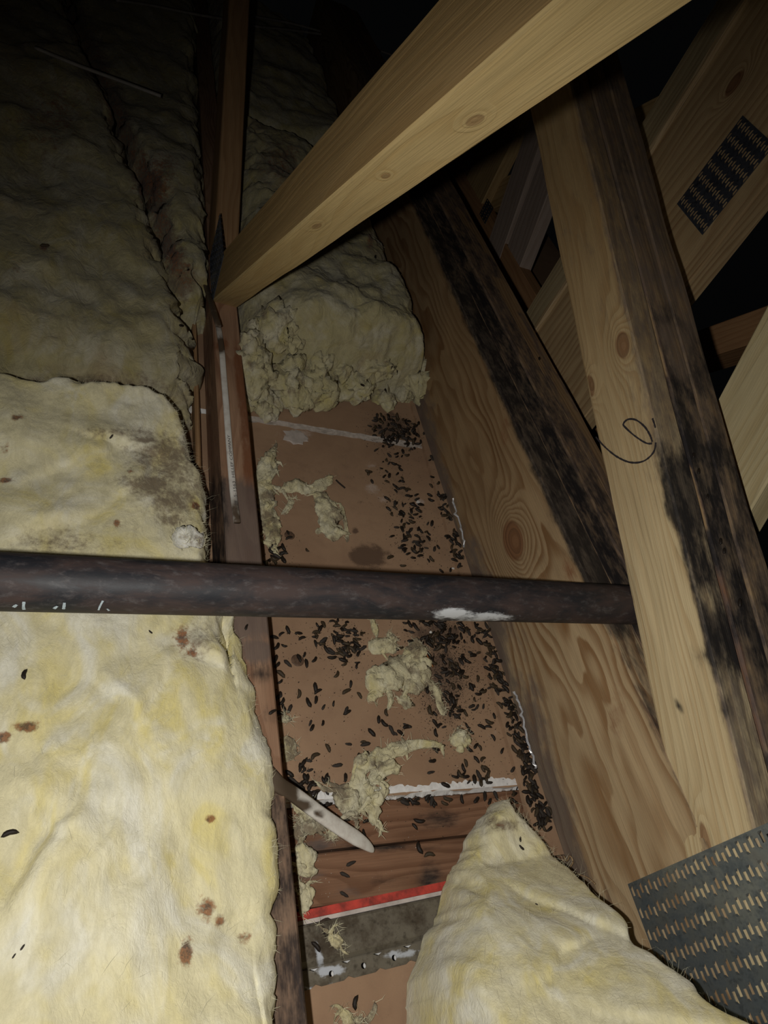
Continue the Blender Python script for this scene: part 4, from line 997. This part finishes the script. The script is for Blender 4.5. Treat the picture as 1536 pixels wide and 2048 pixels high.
# ================================================================== DROPPINGS
def bean(bend, taper, seed):
    r_ = random.Random(seed); V = []; n, sg = 7, 7
    for i in range(n):
        t = i / (n - 1); x = t - .5; rr = .5 * math.sqrt(max(.0, 1 - (abs(2 * x)) ** 2.6)) * (1 - taper * t) + .03
        for j in range(sg):
            a = 2 * math.pi * j / sg; k = 1 + r_.uniform(-.10, .10)
            V.append((x, rr * .36 * k * math.cos(a) * 1.0 + bend * (1 - 4 * x * x), rr * .36 * k * math.sin(a)))
    Fc = [(i * sg + j, i * sg + (j + 1) % sg, (i + 1) * sg + (j + 1) % sg, (i + 1) * sg + j) for i in range(n - 1) for j in range(sg)]
    Fc += [tuple(range(sg))[::-1], tuple((n - 1) * sg + j for j in range(sg))]
    return np.array(V), Fc
BEANS = []
for k in range(9):
    V, Fc = bean([0, .05, .10, .16, .02, .20, .07, .0, .12][k], [.05, .25, .1, .15, .4, .05, .3, .15, .2][k], k)
    me = mesh('dropping', V, Fc, True); me.materials.append([M_drop1, M_drop1, M_drop2, M_drop1, M_drop3, M_drop2, M_drop1, M_drop3, M_drop1][k]); BEANS.append((me, V, Fc))
DR = []    # (pos, length, rotation, tilt, mesh, place)
def put(px, py, zs, place, ln=None, pile=0., rot=None):
    p = onz(px, py, zs); ln = ln or random.uniform(.009, .0165)
    DR.append((np.array([p[0], p[1], zs + ln * .15 + random.random() * pile]), ln, random.uniform(0, 6.28) if rot is None else rot, random.gauss(0, .12 + pile * 25), random.randrange(9), place))
def blob(cx, cy, sx, sy, n, place, zs=.0008, pile=0., cond=None):
    k = 0
    while k < n:
        a, b = random.gauss(cx, sx), random.gauss(cy, sy)
        p = onz(a, b, zs)
        if not (.242 < p[0] < .622 and .266 < p[1] < 1.02): k += .2; continue
        if p[0] > .596 + (p[1] - .25) / .72 * .0235: put(a, b, .0087, place, None, pile)
        else: put(a, b, zs, place, None, pile)
        k += 1
def streak(pts, sp, n, place, zs, xlim=None):
    L_ = smooth_line(pts, 10)
    for _ in range(n):
        q = L_[random.randrange(len(L_))]; a, b = q[0] + random.gauss(0, sp), q[1] + random.gauss(0, sp * 1.4)
        p = onz(a, b, zs)
        if xlim and not (xlim[0] < p[0] < xlim[1]): continue
        put(a, b, zs, place)
FARP, TRAIL, FOOT, PILE, SCAT, BRD = range(6)
blob(788, 862, 26, 22, 120, FARP, .0015, .012)
for c_ in ((795, 930, 24, 16, 16), (812, 990, 34, 26, 20), (815, 1032, 26, 22, 24), (838, 1095, 34, 30, 46), (785, 960, 30, 30, 8)): blob(*c_, TRAIL)
blob(545, 1110, 12, 14, 16, TRAIL, .001, .006); blob(570, 1085, 22, 20, 8, TRAIL)
streak([(856, 850), (880, 940), (893, 1020), (910, 1120)], 9, 150, FOOT, .0087, (.605, .630))
streak([(965, 1262), (1005, 1360), (1040, 1460), (1062, 1560), (1088, 1660)], 13, 300, FOOT, .0087, (.602, .630))
blob(872, 1268, 36, 22, 80, PILE, .001, .008); blob(902, 1345, 34, 40, 60, PILE, .001, .004); blob(905, 1420, 34, 22, 34, PILE)
blob(672, 1268, 26, 16, 30, PILE, .001, .003); blob(686, 1305, 18, 14, 26, PILE, .001, .002)
for _ in range(26): put(random.uniform(560, 720), random.uniform(1250, 1335), .0008, SCAT)
for _ in range(52): put(random.uniform(572, 985), random.uniform(1340, 1560), .0008, SCAT)
blob(620, 1560, 30, 24, 36, SCAT); blob(960, 1555, 40, 24, 26, SCAT); blob(930, 1290, 40, 40, 14, SCAT)
streak([(548, 1262), (556, 1360), (566, 1440)], 4, 14, SCAT, .0008, (.24, .5))
streak([(650, 1608), (800, 1606), (900, 1602), (1030, 1598)], 5, 40, BRD, -.009)
for _ in range(10): put(random.uniform(620, 860), random.uniform(1640, 1800), -.005, BRD)
for a, b in ((650, 1865), (712, 2006), (630, 1895)): put(a, b, .0065 if b < 1990 else .001, BRD, .014)
dist = [np.linalg.norm(d[0] - CAM) / d[1] for d in DR]
order = np.argsort(dist)
vis_lab = {FARP: ('dark rodent dropping in the heap below the torn batt edge', 'heap of droppings under the torn batt'),
           TRAIL: ('dark rodent dropping on the brown board above the pipe', 'droppings on the board above the pipe'),
           FOOT: ('dark rodent dropping on the narrow strip along the foot of the beam', 'droppings along the foot of the beam'),
           PILE: ('dark rodent dropping in the thick trail just below the pipe', 'droppings heaped below the pipe'),
           SCAT: ('dark rodent dropping scattered singly on the brown board below the pipe', 'scattered droppings below the pipe'),
           BRD: ('dark rodent dropping on the dark boards below the white edge', 'droppings on the wall plates')}
SV = []; SF = []; SM = []
for n, i in enumerate(order):
    pos, ln, rt, tl, k, pl = DR[i]
    me, V, Fc = BEANS[k]
    if n < 292:
        o = bpy.data.objects.new('dropping', me); COL.objects.link(o)
        o.location = pos; o.rotation_euler = (random.uniform(0, 6), tl, rt) if False else (0, tl, rt); o.scale = (ln, ln, ln)
        tag(o, vis_lab[pl][0], 'dropping', vis_lab[pl][1])
    else:
        M_ = (Matrix.Translation(Vector(pos)) @ Matrix.Rotation(rt, 4, 'Z') @ Matrix.Rotation(tl, 4, 'Y'))
        Mx = np.array(M_)[:3]; W = (V * ln) @ Mx[:, :3].T + Mx[:, 3]; b = len(SV)
        SV += list(W); SF += [tuple(q + b for q in f) for f in Fc]; SM += [[0, 0, 1, 0, 2, 1, 0, 2, 0][k]] * len(Fc)
me = mesh('dropping_litter', SV, SF, True); ob = link('dropping_litter', me, [M_drop1, M_drop2, M_drop3]); me.polygons.foreach_set('material_index', SM)
tag(ob, 'litter of smaller rodent droppings strewn over the brown board', 'droppings', None, 'stuff')
# single droppings lying on batts, joist: each placed on the surface below it
bpy.context.view_layer.update()
dg = bpy.context.evaluated_depsgraph_get()
def on_surface(px, py):
    d = Vector(ray(px, py)).normalized(); hit, loc, nrm, _, ob_, _ = SC.ray_cast(dg, Vector(CAM) + d * .15, d); return loc, nrm
for px, py, ln, rot, k, lab in ((52, 1350, .013, 1.5, 3, 'curved dark dropping on the pale batt near the left picture edge, below the pipe'), (20, 1671, .014, .2, 3, 'curled brown dropping on the pale batt at the left picture edge, lower down'),
                                (301, 1264, .006, 2.4, 1, 'tiny dropping on the pale batt just below the pipe'), (45, 1895, .005, 1., 7, 'tiny dropping low on the pale batt, near the corner'), (28, 1912, .004, 1., 7, 'lowest speck of dropping on the pale batt'),
                                (1041, 1679, .0075, 1.2, 1, 'upper of two dark droppings on the lower right batt'), (1386, 911, .009, 1.2, 0, 'highest dropping lodged in the crack between the girder web plies'), (1396, 943, .010, 1.2, 0, 'second dropping from the top in the crack of the girder web'), (1414, 993, .008, 1.2, 0, 'third dropping from the top in the crack of the girder web'), (1440, 1083, .010, 1.2, 0, 'fourth dropping from the top in the crack of the girder web'), (1447, 1102, .009, 1.2, 0, 'fifth dropping from the top in the crack of the girder web'), (1478, 1206, .012, 1.2, 0, 'lowest and largest dropping in the crack of the girder web'), (1078, 718, .012, 1.2, 0, 'dropping on the blackened top of the girder chord'),
                                (1043, 1695, .0085, 2.2, 1, 'lower of two dark droppings on the lower right batt'), (1073, 1809, .004, 2., 7, 'tiny speck of dropping in the middle of the lower right batt'),
                                (493, 1255, .010, 1.2, 1, 'dropping on the joist right beside the pale batt, below the pipe'), (545, 1425, .012, .5, 1, 'dropping lying across the right edge of the joist'),
                                (837, 745, .013, 1.5, 0, 'dropping standing in the torn batt edge near the beam'), (772, 783, .014, 1.4, 0, 'dropping on the torn batt edge above the heap'), (725, 771, .012, 2.2, 0, 'slanted dropping on the torn batt edge'),
                                (752, 515, .014, 1.4, 3, 'dark dropping on the middle batt below the diagonal brace'), (90, 493, .016, .4, 2, 'dark dropping on the dull batt at the upper left'), (223, 873, .008, 1., 7, 'dropping on the grey dirty patch of the pale batt'), (362, 651, .012, .4, 0, 'slim dropping on the dull batt left of the joist')):
    loc, nr = on_surface(px, py)
    if loc is None: continue
    o = bpy.data.objects.new('dropping', BEANS[k][0]); COL.objects.link(o)
    q = Vector((0, 0, 1)).rotation_difference(nr) @ Matrix.Rotation(rot, 4, 'Z').to_quaternion()
    o.rotation_mode = 'QUATERNION'; o.rotation_quaternion = q; o.location = Vector(loc) + Vector(nr) * ln * .10; o.scale = (ln,) * 3
    tag(o, lab, 'dropping', 'single droppings on insulation and joist')
# fine crumbs of dirt between the droppings
CV = []; CF = []
def crumb(p, r):
    b = len(CV); t = rng.normal(0, 1, (4, 3)); t /= np.linalg.norm(t, axis=1)[:, None]; t = t * r + p; t[:, 2] = np.maximum(t[:, 2], p[2])
    t[3, 2] = p[2] + r
    CV.extend(list(t)); CF.extend([(b, b + 1, b + 2), (b, b + 3, b + 1), (b + 1, b + 3, b + 2), (b + 2, b + 3, b)])
for d in DR:
    for _ in range(6 if d[5] in (FARP, PILE, TRAIL) else 3):
        p = d[0] + np.array([rng.normal(0, .018), rng.normal(0, .018), 0]); p[2] = -.0095 if d[5] == BRD else (.0087 if p[0] > .612 else .0009)
        if p[0] > .628 or p[0] < .238 or (.25 < p[1] < .262): continue
        if p[1] < .262 and d[5] != BRD: continue
        crumb(p, rng.uniform(.0004, .0016))
for _ in range(2200):
    p = onz(rng.normal(885, 40), rng.normal(1345, 62), .0009)
    if p[0] < .60: crumb(p, rng.uniform(.0005, .0016))
tag(link('dirt_crumbs', mesh('dirt_crumbs', CV, CF), M_crumb), 'fine dark crumbs of dirt strewn among the droppings', 'dirt', None, 'stuff')
CV = []; CF = []
for _ in range(160):
    p = onz(rng.uniform(560, 1000), rng.uniform(1250, 1590), .0009)
    if .25 < p[0] < .6: crumb(p, rng.uniform(.0003, .0008))
for _ in range(60): p = onz(rng.uniform(600, 840), rng.uniform(1620, 1800), -.0055); crumb(p, rng.uniform(.0003, .0008))
tag(link('pale_crumbs', mesh('pale_crumbs', CV, CF), M_pale_crumb), 'tiny pale crumbs of gypsum strewn over the boards', 'dirt', None, 'stuff')
